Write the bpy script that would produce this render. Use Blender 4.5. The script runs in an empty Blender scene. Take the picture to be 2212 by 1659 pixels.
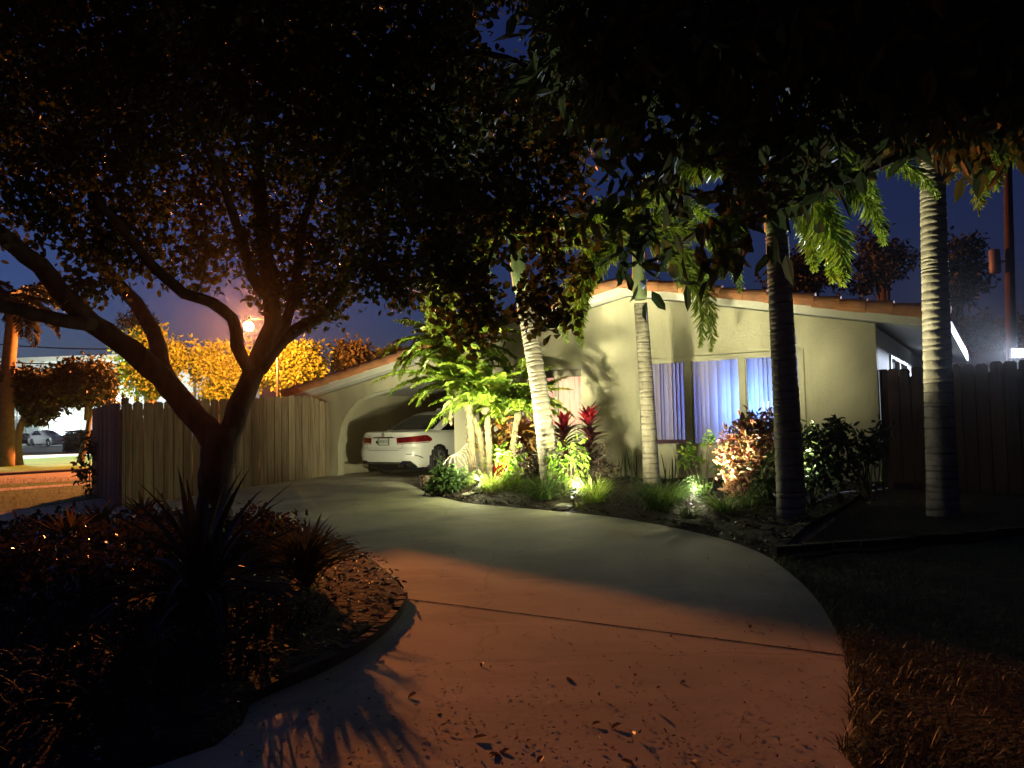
import bpy, math, random
import numpy as np
from mathutils import Vector, Matrix
rng = np.random.default_rng(11)
random.seed(11)
R = math.radians
sc = bpy.context.scene
COL = sc.collection
V = lambda *a: np.array(a, float)

# ------------------------------------------------------------------ camera
FPX, CX, CY, CAMH = 1662.0, 1106.0, 829.5, 1.4
PITCH, ROLL = R(2.91), R(1.2)
_r, _f, _u = V(1, 0, 0), V(0, math.cos(PITCH), math.sin(PITCH)), V(0, -math.sin(PITCH), math.cos(PITCH))
RIGHT = _r * math.cos(ROLL) - _u * math.sin(ROLL)
UP = _u * math.cos(ROLL) + _r * math.sin(ROLL)
CAM = V(0, 0, CAMH)
cd = bpy.data.cameras.new('camera'); cam = bpy.data.objects.new('camera', cd); COL.objects.link(cam)
cd.sensor_width = 36.0; cd.lens = FPX / 2212.0 * 36.0; cd.clip_end = 2000; cd.clip_start = 0.05
Mx = Matrix.Identity(4)
for i in range(3):
    Mx[i][0] = RIGHT[i]; Mx[i][1] = UP[i]; Mx[i][2] = -_f[i]; Mx[i][3] = CAM[i]
cam.matrix_world = Mx
sc.camera = cam

def ray(x, y):
    return _f + RIGHT * ((x - CX) / FPX) + UP * ((CY - y) / FPX)
def P(x, y, d):
    r = ray(x, y); return CAM + r * (d / r[1])

# house frame: u to the right along the front, v into the house
HO = V(2.72, 15.12, 0); HU = V(0.846, -0.5332, 0); HN = V(0.5332, 0.846, 0)
def Hp(u, v, z): return HO + HU * u + HN * v + V(0, 0, z)
def uv_of(x, y):
    d = V(x, y, 0) - HO; return d @ HU, d @ HN
def Hpx(x, y, v=0.0):
    r = ray(x, y); t = ((HO + HN * v - CAM) @ HN) / (r @ HN); p = CAM + r * t
    return (p - HO) @ HU, p[2]
def sst(a, b, x):
    t = min(1, max(0, (x - a) / (b - a))); return t * t * (3 - 2 * t)
def hz(x, y):
    u, v = uv_of(x, y)
    return sst(-6.5, -1.0, v) * sst(-11.5, -9.3, u) * (.03 + .12 * sst(-10.2, -8.7, u))
def G(x, y):
    z = 0.0
    for _ in range(8):
        r = ray(x, y); p = CAM + r * ((z - CAMH) / r[2]); z = hz(p[0], p[1])
    return V(p[0], p[1], z)
def Gd(x, d):           # ground point below pixel column x at distance d
    X = (x - CX) / FPX * d
    return V(X, d, hz(X, d))

# ------------------------------------------------------------------ object helpers
BASE = {}
def tag(o, label=None, cat=None, group=None, kind=None):
    if label: o['label'] = label
    if cat: o['category'] = cat
    if group: o['group'] = group
    if kind: o['kind'] = kind
    return o
def thing(name, label, cat, loc=(0, 0, 0), rz=0.0, group=None):
    o = bpy.data.objects.new(name, None); COL.objects.link(o)
    o.location = [float(c) for c in loc]; o.rotation_euler = (0, 0, rz); o.empty_display_size = 0.2
    BASE[o.name] = np.array(loc, float)
    return tag(o, label, cat, group)

class MB:
    def __init__(s): s.v = []; s.f = []; s.n = 0; s.at = []
    def add(s, verts, faces, at=None):
        verts = np.asarray(verts, float).reshape(-1, 3)
        s.v.append(verts)
        if isinstance(faces, np.ndarray): s.f.extend((faces + s.n).tolist())
        else: s.f.extend([[i + s.n for i in f] for f in faces])
        s.n += len(verts)
        s.at.append(np.zeros(len(verts)) if at is None else np.asarray(at, float))
        return s
    def box(s, c, size, ax=None):
        ax = [V(1, 0, 0), V(0, 1, 0), V(0, 0, 1)] if ax is None else ax
        c = np.asarray(c, float); h = [k / 2 for k in size]
        vs = [c + ax[0] * h[0] * i + ax[1] * h[1] * j + ax[2] * h[2] * k for i in (-1, 1) for j in (-1, 1) for k in (-1, 1)]
        return s.add(vs, [[0, 1, 3, 2], [4, 6, 7, 5], [0, 4, 5, 1], [2, 3, 7, 6], [0, 2, 6, 4], [1, 5, 7, 3]])
    def hbox(s, u0, u1, v0, v1, z0, z1):
        return s.box(Hp((u0 + u1) / 2, (v0 + v1) / 2, (z0 + z1) / 2), (u1 - u0, v1 - v0, z1 - z0), [HU, HN, V(0, 0, 1)])
    def tube(s, pts, rad, sides=8, cap=True, at=None, jit=0.0):
        pts = np.asarray(pts, float); n = len(pts); rad = np.broadcast_to(np.asarray(rad, float), (n,))
        tg = np.gradient(pts, axis=0); tg /= np.linalg.norm(tg, axis=1)[:, None] + 1e-9
        ref = V(0, 0, 1) if abs(tg[0][2]) < 0.9 else V(1, 0, 0)
        a = np.cross(tg[0], ref); a /= np.linalg.norm(a)
        vs = []; ats = []
        for i in range(n):
            a = a - tg[i] * (a @ tg[i]); a /= np.linalg.norm(a) + 1e-9; b = np.cross(tg[i], a)
            for k in range(sides):
                t = 2 * math.pi * k / sides
                rr = rad[i] * (1 + (jit * rng.uniform(-1, 1) if jit else 0))
                vs.append(pts[i] + (a * math.cos(t) + b * math.sin(t)) * rr)
                ats.append(0 if at is None else at[i])
        fs = [[i * sides + k, i * sides + (k + 1) % sides, (i + 1) * sides + (k + 1) % sides, (i + 1) * sides + k] for i in range(n - 1) for k in range(sides)]
        if cap: fs += [list(range(sides))[::-1], [(n - 1) * sides + k for k in range(sides)]]
        return s.add(vs, fs, ats)
    def prism(s, poly, d):
        poly = np.asarray(poly, float); n = len(poly); d = np.asarray(d, float)
        fs = [list(range(n))[::-1], list(range(n, 2 * n))] + [[i, (i + 1) % n, n + (i + 1) % n, n + i] for i in range(n)]
        return s.add(np.vstack([poly, poly + d]), fs)
    def grid(s, pts):        # pts [m][n][3]
        a = np.asarray(pts, float); m, n = a.shape[:2]
        i, j = np.meshgrid(np.arange(m - 1), np.arange(n - 1), indexing='ij')
        k = (i * n + j).ravel()
        return s.add(a.reshape(-1, 3), np.stack([k, k + 1, k + n + 1, k + n], 1))
    def leaves(s, pos, ax, nr, L, W, fold=0.12, curl=0.15):
        pos = np.asarray(pos, float); N = len(pos)
        if N == 0: return s
        ax = ax / (np.linalg.norm(ax, axis=1)[:, None] + 1e-9)
        nr = nr - ax * (nr * ax).sum(1)[:, None]; nr = nr / (np.linalg.norm(nr, axis=1)[:, None] + 1e-9)
        b = np.cross(nr, ax); L = np.broadcast_to(L, (N,))[:, None]; W = np.broadcast_to(W, (N,))[:, None]
        T = [(0, 0, 0), (.28, .5, fold), (.7, .4, fold - curl * .5), (1, 0, -curl), (.7, -.4, fold - curl * .5), (.28, -.5, fold)]
        vs = np.stack([pos + ax * L * t[0] + b * W * t[1] + nr * (W * t[2] if t[0] not in (1,) else L * t[2]) for t in T], 1).reshape(-1, 3)
        k = np.arange(N) * 6
        return s.add(vs, np.concatenate([np.stack([k, k + 1, k + 2, k + 3], 1), np.stack([k, k + 3, k + 4, k + 5], 1)]))
    def blades(s, pos, az, el0, droop, L, W, K=5, keel=0.0, wp=None):
        """arching strap leaves"""
        pos = np.asarray(pos, float); N = len(pos)
        az = np.broadcast_to(az, (N,)); el = np.broadcast_to(el0, (N,)).astype(float); dr = np.broadcast_to(droop, (N,)); L = np.broadcast_to(L, (N,)); W = np.broadcast_to(W, (N,))
        p = pos.copy(); side = np.stack([-np.sin(az), np.cos(az), 0 * az], 1); out = []
        for k in range(K + 1):
            t = k / K
            w = (wp(t) if wp else (1 - t) ** .7 * (0.6 + 1.2 * t * (1 - t) * 1.4)) + 0.02
            e = el - dr * t
            up = np.stack([-np.sin(e) * np.cos(az), -np.sin(e) * np.sin(az), np.cos(e)], 1)
            out.append(p - side * (W * w / 2)[:, None] + up * (keel * W * w)[:, None])
            out.append(p.copy())
            out.append(p + side * (W * w / 2)[:, None] + up * (keel * W * w)[:, None])
            stp = (L / K)
            p = p + np.stack([np.cos(e) * np.cos(az), np.cos(e) * np.sin(az), np.sin(e)], 1) * stp[:, None]
        vs = np.stack(out, 1).reshape(-1, 3); M_ = 3 * (K + 1); k0 = np.arange(N) * M_; fs = []
        for k in range(K):
            for c in range(2):
                o = 3 * k + c; fs.append(np.stack([k0 + o, k0 + o + 1, k0 + o + 4, k0 + o + 3], 1))
        return s.add(vs, np.concatenate(fs))
    def build(s, name, mat, parent=None, smooth=False, local=False):
        vs = np.concatenate(s.v) if s.v else np.zeros((0, 3))
        if parent is not None and not local: vs = vs - BASE[parent.name]
        me = bpy.data.meshes.new(name); me.from_pydata(vs.tolist(), [], s.f)
        at = np.concatenate(s.at) if s.at else np.zeros(0)
        if at.any():
            A = me.attributes.new('ring', 'FLOAT', 'POINT'); A.data.foreach_set('value', at.astype(np.float32))
        if smooth: me.polygons.foreach_set('use_smooth', [True] * len(me.polygons))
        me.materials.append(mat); me.update()
        o = bpy.data.objects.new(name, me); COL.objects.link(o)
        if parent is not None:
            o.parent = parent; BASE[o.name] = BASE[parent.name]
        else: BASE[o.name] = V(0, 0, 0)
        return o
def structure(o): return tag(o, kind='structure')

# ------------------------------------------------------------------ materials
MATS = {}
def nmat(name):
    m = bpy.data.materials.new(name); m.use_nodes = True; nt = m.node_tree; nt.nodes.clear()
    out = nt.nodes.new('ShaderNodeOutputMaterial'); return m, nt, out
def N(nt, t, **kw):
    n = nt.nodes.new(t)
    for k, v in kw.items():
        if k in n.inputs.keys() if hasattr(n.inputs, 'keys') else False: n.inputs[k].default_value = v
        else: setattr(n, k, v)
    return n
def c4(c): return (c[0], c[1], c[2], 1)
def mat(name, c1, c2=None, scale=4.0, rough=0.7, bump=0.0, bscale=None, metal=0.0, coat=0.0, spec=0.5, detail=6, stretch=None, stain=None, sscale=0.6, lo=.35, hi=.65):
    if name in MATS: return MATS[name]
    m, nt, out = nmat(name); L = nt.links.new
    b = N(nt, 'ShaderNodeBsdfPrincipled'); L(b.outputs[0], out.inputs[0])
    b.inputs['Roughness'].default_value = rough; b.inputs['Metallic'].default_value = metal
    b.inputs['Specular IOR Level'].default_value = spec
    b.inputs['Coat Weight'].default_value = coat; b.inputs['Coat Roughness'].default_value = 0.05
    tc = N(nt, 'ShaderNodeTexCoord'); mp = N(nt, 'ShaderNodeMapping'); L(tc.outputs['Object'], mp.inputs[0])
    if stretch: mp.inputs['Scale'].default_value = stretch
    if c2 is None: b.inputs['Base Color'].default_value = c4(c1)
    else:
        n = N(nt, 'ShaderNodeTexNoise'); n.inputs['Scale'].default_value = scale; n.inputs['Detail'].default_value = detail; L(mp.outputs[0], n.inputs[0])
        rp = N(nt, 'ShaderNodeValToRGB'); L(n.outputs['Fac'], rp.inputs[0])
        rp.color_ramp.elements[0].position = lo; rp.color_ramp.elements[1].position = hi
        rp.color_ramp.elements[0].color = c4(c1); rp.color_ramp.elements[1].color = c4(c2)
        col = rp.outputs[0]
        if stain:
            n2 = N(nt, 'ShaderNodeTexNoise'); n2.inputs['Scale'].default_value = sscale; n2.inputs['Detail'].default_value = 5; n2.inputs['Distortion'].default_value = 1.0; L(mp.outputs[0], n2.inputs[0])
            r2 = N(nt, 'ShaderNodeValToRGB'); r2.color_ramp.elements[0].position = .42; r2.color_ramp.elements[1].position = .68; L(n2.outputs['Fac'], r2.inputs[0])
            mx = N(nt, 'ShaderNodeMix'); mx.data_type = 'RGBA'; L(r2.outputs[0], mx.inputs[0]); L(col, mx.inputs[6]); mx.inputs[7].default_value = c4(stain); col = mx.outputs[2]
        L(col, b.inputs['Base Color'])
    if bump:
        nb = N(nt, 'ShaderNodeTexNoise'); nb.inputs['Scale'].default_value = bscale or scale * 6; nb.inputs['Detail'].default_value = 5; L(mp.outputs[0], nb.inputs[0])
        bp = N(nt, 'ShaderNodeBump'); bp.inputs['Strength'].default_value = 1.0; bp.inputs['Distance'].default_value = bump; L(nb.outputs['Fac'], bp.inputs['Height']); L(bp.outputs[0], b.inputs['Normal'])
    MATS[name] = m; return m
def leafmat(name, cols, rough=0.45, trans=0.35, tcol=None, spec=0.5):
    if name in MATS: return MATS[name]
    m, nt, out = nmat(name); L = nt.links.new
    g = N(nt, 'ShaderNodeNewGeometry'); rp = N(nt, 'ShaderNodeValToRGB'); L(g.outputs['Random Per Island'], rp.inputs[0])
    el = rp.color_ramp.elements
    el[0].color = c4(cols[0]); el[0].position = 0; el[1].color = c4(cols[-1]); el[1].position = 1
    for i, c in enumerate(cols[1:-1]): e = el.new((i + 1) / (len(cols) - 1)); e.color = c4(c)
    b = N(nt, 'ShaderNodeBsdfPrincipled'); b.inputs['Roughness'].default_value = rough; b.inputs['Specular IOR Level'].default_value = spec
    L(rp.outputs[0], b.inputs['Base Color'])
    t = N(nt, 'ShaderNodeBsdfTranslucent'); mx = N(nt, 'ShaderNodeMixShader'); mx.inputs[0].default_value = trans
    hs = N(nt, 'ShaderNodeHueSaturation'); hs.inputs['Value'].default_value = 1.6; hs.inputs['Saturation'].default_value = 1.1; L(rp.outputs[0], hs.inputs['Color']); L(hs.outputs[0], t.inputs[0])
    L(b.outputs[0], mx.inputs[1]); L(t.outputs[0], mx.inputs[2]); L(mx.outputs[0], out.inputs[0])
    MATS[name] = m; return m
def emit(name, c, s):
    if name in MATS: return MATS[name]
    m, nt, out = nmat(name); e = N(nt, 'ShaderNodeEmission'); e.inputs[0].default_value = c4(c); e.inputs[1].default_value = s
    nt.links.new(e.outputs[0], out.inputs[0]); MATS[name] = m; return m
def ringmat(name, c1, c2, groove):
    m = mat(name, c1, c2, scale=7, rough=.85, bump=.006, bscale=30, stretch=(1, 1, .35)); nt = m.node_tree; L = nt.links.new
    b = [n for n in nt.nodes if n.type == 'BSDF_PRINCIPLED'][0]; src = b.inputs['Base Color'].links[0].from_socket
    a = N(nt, 'ShaderNodeAttribute'); a.attribute_name = 'ring'
    mx = N(nt, 'ShaderNodeMix'); mx.data_type = 'RGBA'; L(a.outputs['Fac'], mx.inputs[0]); L(src, mx.inputs[6]); mx.inputs[7].default_value = c4(groove); L(mx.outputs[2], b.inputs['Base Color'])
    return m
def glassmat(name, tint=(1, 1, 1), refl=0.12):
    if name in MATS: return MATS[name]
    m, nt, out = nmat(name); L = nt.links.new
    t = N(nt, 'ShaderNodeBsdfTransparent'); t.inputs[0].default_value = c4(tint); g = N(nt, 'ShaderNodeBsdfGlossy'); g.inputs['Roughness'].default_value = .03
    fr = N(nt, 'ShaderNodeFresnel'); fr.inputs[0].default_value = 1.45
    mx = N(nt, 'ShaderNodeMixShader'); L(fr.outputs[0], mx.inputs[0]); L(t.outputs[0], mx.inputs[1]); L(g.outputs[0], mx.inputs[2]); L(mx.outputs[0], out.inputs[0])
    MATS[name] = m; return m
def transl(name, c, frac=.5, var=None):
    if name in MATS: return MATS[name]
    m, nt, out = nmat(name); L = nt.links.new
    d = N(nt, 'ShaderNodeBsdfDiffuse'); t = N(nt, 'ShaderNodeBsdfTranslucent'); mx = N(nt, 'ShaderNodeMixShader'); mx.inputs[0].default_value = frac
    d.inputs[0].default_value = c4(c); t.inputs[0].default_value = c4(c)
    L(d.outputs[0], mx.inputs[1]); L(t.outputs[0], mx.inputs[2]); L(mx.outputs[0], out.inputs[0]); MATS[name] = m; return m

M_wall = mat('stucco', (.44, .405, .285), (.53, .49, .35), scale=.9, rough=.92, bump=.006, bscale=45, stain=(.37, .34, .24), sscale=.8, stretch=(1, 1, .55))
M_trim = mat('white_trim', (.66, .64, .55), (.74, .72, .63), scale=3, rough=.6, bump=.001)
M_tile = mat('terracotta', (.42, .15, .06), (.58, .25, .10), scale=3, rough=.8, bump=.004, bscale=30, stain=(.25, .11, .06), sscale=1.5)
M_conc = mat('concrete', (.47, .445, .325), (.58, .55, .405), scale=.9, rough=.85, bump=.0022, bscale=22, stain=(.33, .31, .22), sscale=.6, detail=9)
M_conc2 = mat('pale_concrete', (.5, .48, .45), (.58, .56, .52), scale=1, rough=.85)
M_asph = mat('asphalt', (.10, .095, .09), (.15, .145, .14), scale=5, rough=.85, bump=.004)
M_soil = mat('soil', (.022, .016, .011), (.045, .032, .022), scale=9, rough=.95, bump=.03, bscale=25)
M_lawn = mat('lawn_soil', (.03, .035, .014), (.06, .07, .028), scale=6, rough=.95, bump=.03, bscale=30)
M_lawn2 = mat('street_grass', (.055, .16, .028), (.09, .23, .045), scale=1.5, rough=.95, bump=.03, bscale=14)
M_fence = mat('weathered_wood', (.26, .205, .13), (.39, .32, .21), scale=3, rough=.85, bump=.004, bscale=20, stretch=(7, 7, .5), stain=(.20, .145, .09), sscale=1.2)
M_fence2 = mat('dark_wood', (.05, .026, .018), (.085, .042, .028), scale=3, rough=.85, bump=.003, stretch=(7, 7, .5))
M_bark = mat('bark', (.045, .032, .024), (.12, .085, .06), scale=9, rough=.95, bump=.02, bscale=14, stretch=(1, 1, .35))
M_twig = mat('twig', (.22, .17, .11), (.32, .25, .16), scale=12, rough=.9)
M_black = mat('black_plastic', (.012, .012, .013), rough=.5)
M_dark = mat('dark_room', (.10, .08, .075), rough=.9)
M_frame = mat('frame_beige', (.40, .375, .27), (.46, .43, .31), scale=5, rough=.6)
M_metal = mat('grey_metal', (.25, .25, .26), rough=.45, metal=.7)
M_chrome = mat('chrome', (.7, .7, .7), rough=.12, metal=1)
M_rub = mat('rubber', (.02, .02, .02), (.03, .03, .03), rough=.8)
M_rock = mat('pale_stone', (.32, .30, .25), (.45, .43, .36), scale=8, rough=.85, bump=.006)

def island_var(m, lo=.62, hi=1.12):
    nt = m.node_tree; L = nt.links.new; b = [n for n in nt.nodes if n.type == 'BSDF_PRINCIPLED'][0]; src = b.inputs['Base Color'].links[0].from_socket
    g = N(nt, 'ShaderNodeNewGeometry'); mr = N(nt, 'ShaderNodeMapRange'); mr.inputs[3].default_value = lo; mr.inputs[4].default_value = hi; L(g.outputs['Random Per Island'], mr.inputs[0])
    mx = N(nt, 'ShaderNodeMix'); mx.data_type = 'RGBA'; mx.blend_type = 'MULTIPLY'; mx.inputs[0].default_value = 1; L(src, mx.inputs[6]); L(mr.outputs[0], mx.inputs[7]); L(mx.outputs[2], b.inputs['Base Color'])
island_var(M_fence); island_var(M_fence2); island_var(M_tile, .8, 1.1)
# ------------------------------------------------------------------ ground sheets
def ax_list(lo, hi, st, outer): return np.array([-o for o in outer[::-1]] + list(np.arange(lo, hi + 1e-6, st)) + outer)
xs = np.concatenate([[-500, -200, -90, -50, -30], np.arange(-20, 16, .5), [20, 30, 50, 90, 200, 500]])
ys = np.concatenate([[-60, -20, -8], np.arange(-4, 32, .5), [36, 45, 60, 90, 150, 300, 900]])
structure(MB().grid([[(x, y, hz(x, y) - .012) for y in ys] for x in xs]).build('ground', M_lawn, smooth=True))

# concrete yard / driveway
fx = [-14, -11.5, -9.6, -8.9, -7.0, -4.7, -4.4, 9]
pG0, pG1 = G(0, 1108), G(205, 1076)
def far(x):
    pts = [(-16, pG0[1] - 1.2), (pG0[0], pG0[1]), (pG1[0], pG1[1]), (-7.0, 15.5), (-4.6, 20.4), (9, 12)]
    return np.interp(x, [p[0] for p in pts], [p[1] for p in pts])
g = []
for x in np.arange(-16, 8.01, .25):
    f_ = far(x); g.append([(x, y, hz(x, y)) for y in np.linspace(-3, f_, 64)])
nt_ = M_conc.node_tree; b_ = [n for n in nt_.nodes if n.type == 'BSDF_PRINCIPLED'][0]; src_ = b_.inputs['Base Color'].links[0].from_socket
tc_n = [n for n in nt_.nodes if n.type == 'MAPPING'][0]
def mulby(src, fac_socket, col):
    mx = N(nt_, 'ShaderNodeMix'); mx.data_type = 'RGBA'; nt_.links.new(fac_socket, mx.inputs[0]); nt_.links.new(src, mx.inputs[6]); mx.inputs[7].default_value = c4(col); return mx.outputs[2]
# hairline cracks
nz = N(nt_, 'ShaderNodeTexNoise'); nz.inputs['Scale'].default_value = 1.6; nz.inputs['Detail'].default_value = 6; nt_.links.new(tc_n.outputs[0], nz.inputs[0])
ma = N(nt_, 'ShaderNodeMix'); ma.data_type = 'RGBA'; ma.inputs[0].default_value = .35; nt_.links.new(tc_n.outputs[0], ma.inputs[6]); nt_.links.new(nz.outputs['Color'], ma.inputs[7])
vo = N(nt_, 'ShaderNodeTexVoronoi'); vo.feature = 'DISTANCE_TO_EDGE'; vo.inputs['Scale'].default_value = .55; nt_.links.new(ma.outputs[2], vo.inputs['Vector'])
cr_ = N(nt_, 'ShaderNodeValToRGB'); cr_.color_ramp.elements[0].position = 0; cr_.color_ramp.elements[0].color = (.35, .35, .35, 1); cr_.color_ramp.elements[1].position = .006; cr_.color_ramp.elements[1].color = (0, 0, 0, 1); nt_.links.new(vo.outputs['Distance'], cr_.inputs[0])
c_1 = mulby(src_, cr_.outputs[0], (.16, .14, .10))
# pale scuffs drawn out along the driving direction and darker drip marks
mp2 = N(nt_, 'ShaderNodeMapping'); mp2.inputs['Rotation'].default_value = (0, 0, R(-24)); mp2.inputs['Scale'].default_value = (.45, 3.2, 1); tc2 = N(nt_, 'ShaderNodeTexCoord'); nt_.links.new(tc2.outputs['Object'], mp2.inputs[0])
n3 = N(nt_, 'ShaderNodeTexNoise'); n3.inputs['Scale'].default_value = 1.3; n3.inputs['Detail'].default_value = 7; n3.inputs['Roughness'].default_value = .65; nt_.links.new(mp2.outputs[0], n3.inputs[0])
r3 = N(nt_, 'ShaderNodeValToRGB'); r3.color_ramp.elements[0].position = .58; r3.color_ramp.elements[1].position = .74; r3.color_ramp.elements[1].color = (.6, .6, .6, 1); nt_.links.new(n3.outputs['Fac'], r3.inputs[0])
c_2 = mulby(c_1, r3.outputs[0], (.70, .67, .52))
n4 = N(nt_, 'ShaderNodeTexNoise'); n4.inputs['Scale'].default_value = 3.4; n4.inputs['Detail'].default_value = 8; n4.inputs['Roughness'].default_value = .7; nt_.links.new(tc_n.outputs[0], n4.inputs[0])
r4 = N(nt_, 'ShaderNodeValToRGB'); r4.color_ramp.elements[0].position = .57; r4.color_ramp.elements[1].position = .72; r4.color_ramp.elements[1].color = (.5, .5, .5, 1); nt_.links.new(n4.outputs['Fac'], r4.inputs[0])
c_3 = mulby(c_2, r4.outputs[0], (.24, .21, .15)); nt_.links.new(c_3, b_.inputs['Base Color'])
structure(MB().grid(g).build('driveway', M_conc, smooth=True))
g = [[Hp(u, v, hz(*Hp(u, v, 0)[:2]) + .012) for v in np.linspace(-.9, 6.4, 30)] for u in np.linspace(-8.75, -4.2, 24)]
structure(MB().grid(g).build('carport_floor', M_conc))

def polyline(pts, n):
    pts = np.asarray(pts, float); d = np.r_[0, np.cumsum(np.linalg.norm(np.diff(pts, axis=0), axis=1))]
    t = np.linspace(0, d[-1], n); return np.stack([np.interp(t, d, pts[:, k]) for k in range(pts.shape[1])], 1)
def smoothline(ctrl, n):
    c = np.asarray(ctrl, float); k = len(c); out = []
    cc = np.vstack([2 * c[0] - c[1], c, 2 * c[-1] - c[-2]])
    for i in range(k - 1):
        p0, p1, p2, p3 = cc[i:i + 4]
        for t in np.linspace(0, 1, 14, endpoint=False):
            out.append(.5 * ((2 * p1) + (p2 - p0) * t + (2 * p0 - 5 * p1 + 4 * p2 - p3) * t * t + (3 * p1 - p0 - 3 * p2 + p3) * t ** 3))
    out.append(c[-1]); return polyline(out, n)

# front planting bed against the house
edge_px = [(912, 1052), (925, 1066), (1000, 1086), (1100, 1096), (1220, 1107), (1320, 1118), (1400, 1131), (1480, 1147), (1560, 1167), (1620, 1188), (1665, 1210)]
bed_front = smoothline([G(*p) for p in edge_px], 60)
bu = np.linspace(-5.0, 4.1, 60)
bed_rows = []
for i in range(60):
    a = bed_front[i]; b = Hp(bu[i] if bu[i] > -4.2 else -5.0 + (bu[i] + 5) * .9, -.03 if bu[i] > -4.2 else -1.0, 0); row = []
    for t in np.linspace(0, 1, 14):
        p = a + (b - a) * t; m = .03 + .10 * min(1, t * 5) + .025 * math.sin(i * 1.7 + t * 9) * min(1, t * 4)
        row.append((p[0], p[1], hz(p[0], p[1]) + (m if t > 0 else -.01)))
    bed_rows.append(row)
structure(MB().grid(bed_rows).build('planting_bed', M_soil, smooth=True))
# right-hand lawn: from the driveway edge outwards
law_px = [(1665, 1210), (1710, 1245), (1750, 1285), (1785, 1335), (1808, 1380), (1822, 1430), (1829, 1500), (1831, 1580), (1831, 1659)]
law = smoothline([G(*p) for p in law_px] + [V(1.35, 1.6, 0), V(1.3, -3, 0)], 70)
rows = []
for i, a in enumerate(law):
    b = V(14, a[1] + 1.5 * (1 - i / 70) + 3.0 * (1 - i / 70), 0); row = []
    for t in np.linspace(0, 1, 26) ** 1.6:
        p = a + (b - a) * t; row.append((p[0], p[1], hz(p[0], p[1]) + (.02 + .02 * math.sin(p[0] * 5 + p[1] * 3) * min(1, t * 20) if t > 0 else -.01)))
    rows.append(row)
structure(MB().grid(rows).build('lawn', M_lawn, smooth=True))
# low edging strip between bed and lawn
e0 = G(1672, 1203); e1 = V(8.2, 8.9, .0)
mb = MB()
for i in range(18):
    t = (i + .5) / 18; p = e0 + (e1 - e0) * t; d = (e1 - e0); Ld = np.linalg.norm(d) / 18; d = d / np.linalg.norm(d)
    mb.box(p + V(0, 0, hz(p[0], p[1]) + .05 + rng.uniform(-.006, .006)), (Ld * .94, .09, .12), [d, np.cross(V(0, 0, 1), d), V(0, 0, 1)])
tag(mb.build('bed_edging', mat('edging_brick', (.06, .04, .03), (.10, .065, .05), scale=4, rough=.9)), 'low brick edging strip between planting bed and dark lawn', 'edging')

q0 = [Hp(4.0, -.02, 0), V(8.0, 10.7, 0), V(9.8, 8.1, 0), V(14, 5, 0)]
q1 = [bed_front[-1] + V(.1, -.12, 0), e0 + (e1 - e0) * .5 + V(0, -.05, 0), e1, V(14, 2.5, 0)]
A_, B_ = polyline(q0, 40), polyline(q1, 40); rows = []
for i in range(40):
    rows.append([(*(A_[i] + (B_[i] - A_[i]) * t)[:2], hz(*(A_[i] + (B_[i] - A_[i]) * t)[:2]) + .045 + .012 * math.sin(i * 2.1 + t * 17)) for t in np.linspace(0, 1, 24)])
structure(MB().grid(rows).build('side_bed', M_soil, smooth=True))
# left island bed
isl_px = [(873, 1291), (866, 1262), (840, 1236), (800, 1205), (745, 1170), (650, 1150), (520, 1128), (400, 1112), (260, 1135), (120, 1160), (-40, 1190)]
isl = [G(*p) for p in isl_px] + [V(-7.5, 6.5, 0), V(-6.6, 3.4, 0), V(-3.9, 2.3, 0)] + [G(330, 1659), G(560, 1506), G(700, 1445), G(800, 1386), G(855, 1332)]
isl_c = V(-3.4, 6.6, 0)
isl_s = smoothline(isl + [isl[0]], 110)
rings = []
for k in (1.0, .997, .97, .9, .75, .55, .3, .05):
    rings.append([(*(isl_c + (p - isl_c) * k)[:2], {1.0: -.01, .997: .0}.get(k, .016 + .16 * (1 - k) ** .6 + rng.uniform(-.012, .012))) for p in isl_s])
structure(MB().grid(rings).build('island_bed', M_soil, smooth=True))
mb = MB(); eb = smoothline([G(*p) for p in [(430, 1570), (560, 1506), (700, 1445), (800, 1386), (855, 1332), (873, 1294)]], 40)
for i in range(39):
    a, b = eb[i], eb[i + 1]; d = b - a; Ld = np.linalg.norm(d); d /= Ld
    mb.box((a + b) / 2 + V(0, 0, .012 + rng.uniform(-.008, .008)), (Ld * .97, .06, .10), [d, np.cross(V(0, 0, 1), d), V(0, 0, 1)])
tag(mb.build('bed_edging', mat('dark_edging', (.05, .04, .035), (.08, .065, .05), scale=6, rough=.9)), 'dark low edging curving round the mulched island bed', 'edging')

# expansion joint
ja, jb = G(868, 1293), G(1822, 1416)
mb = MB(); jp = []
for t in np.linspace(0, 1, 40): 
    p = ja + (jb - ja) * t; jp.append(p + V(0, rng.uniform(-.003, .003), .003))
for i in range(39):
    a, b = jp[i], jp[i + 1]; w = .011 * rng.uniform(.8, 1.3)
    mb.add([a + V(0, -w, 0), b + V(0, -w, 0), b + V(0, w, 0), a + V(0, w, 0)], [[0, 1, 2, 3]])
structure(mb.build('driveway_joint', mat('joint_filler', (.012, .010, .009), rough=.95)))

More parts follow.
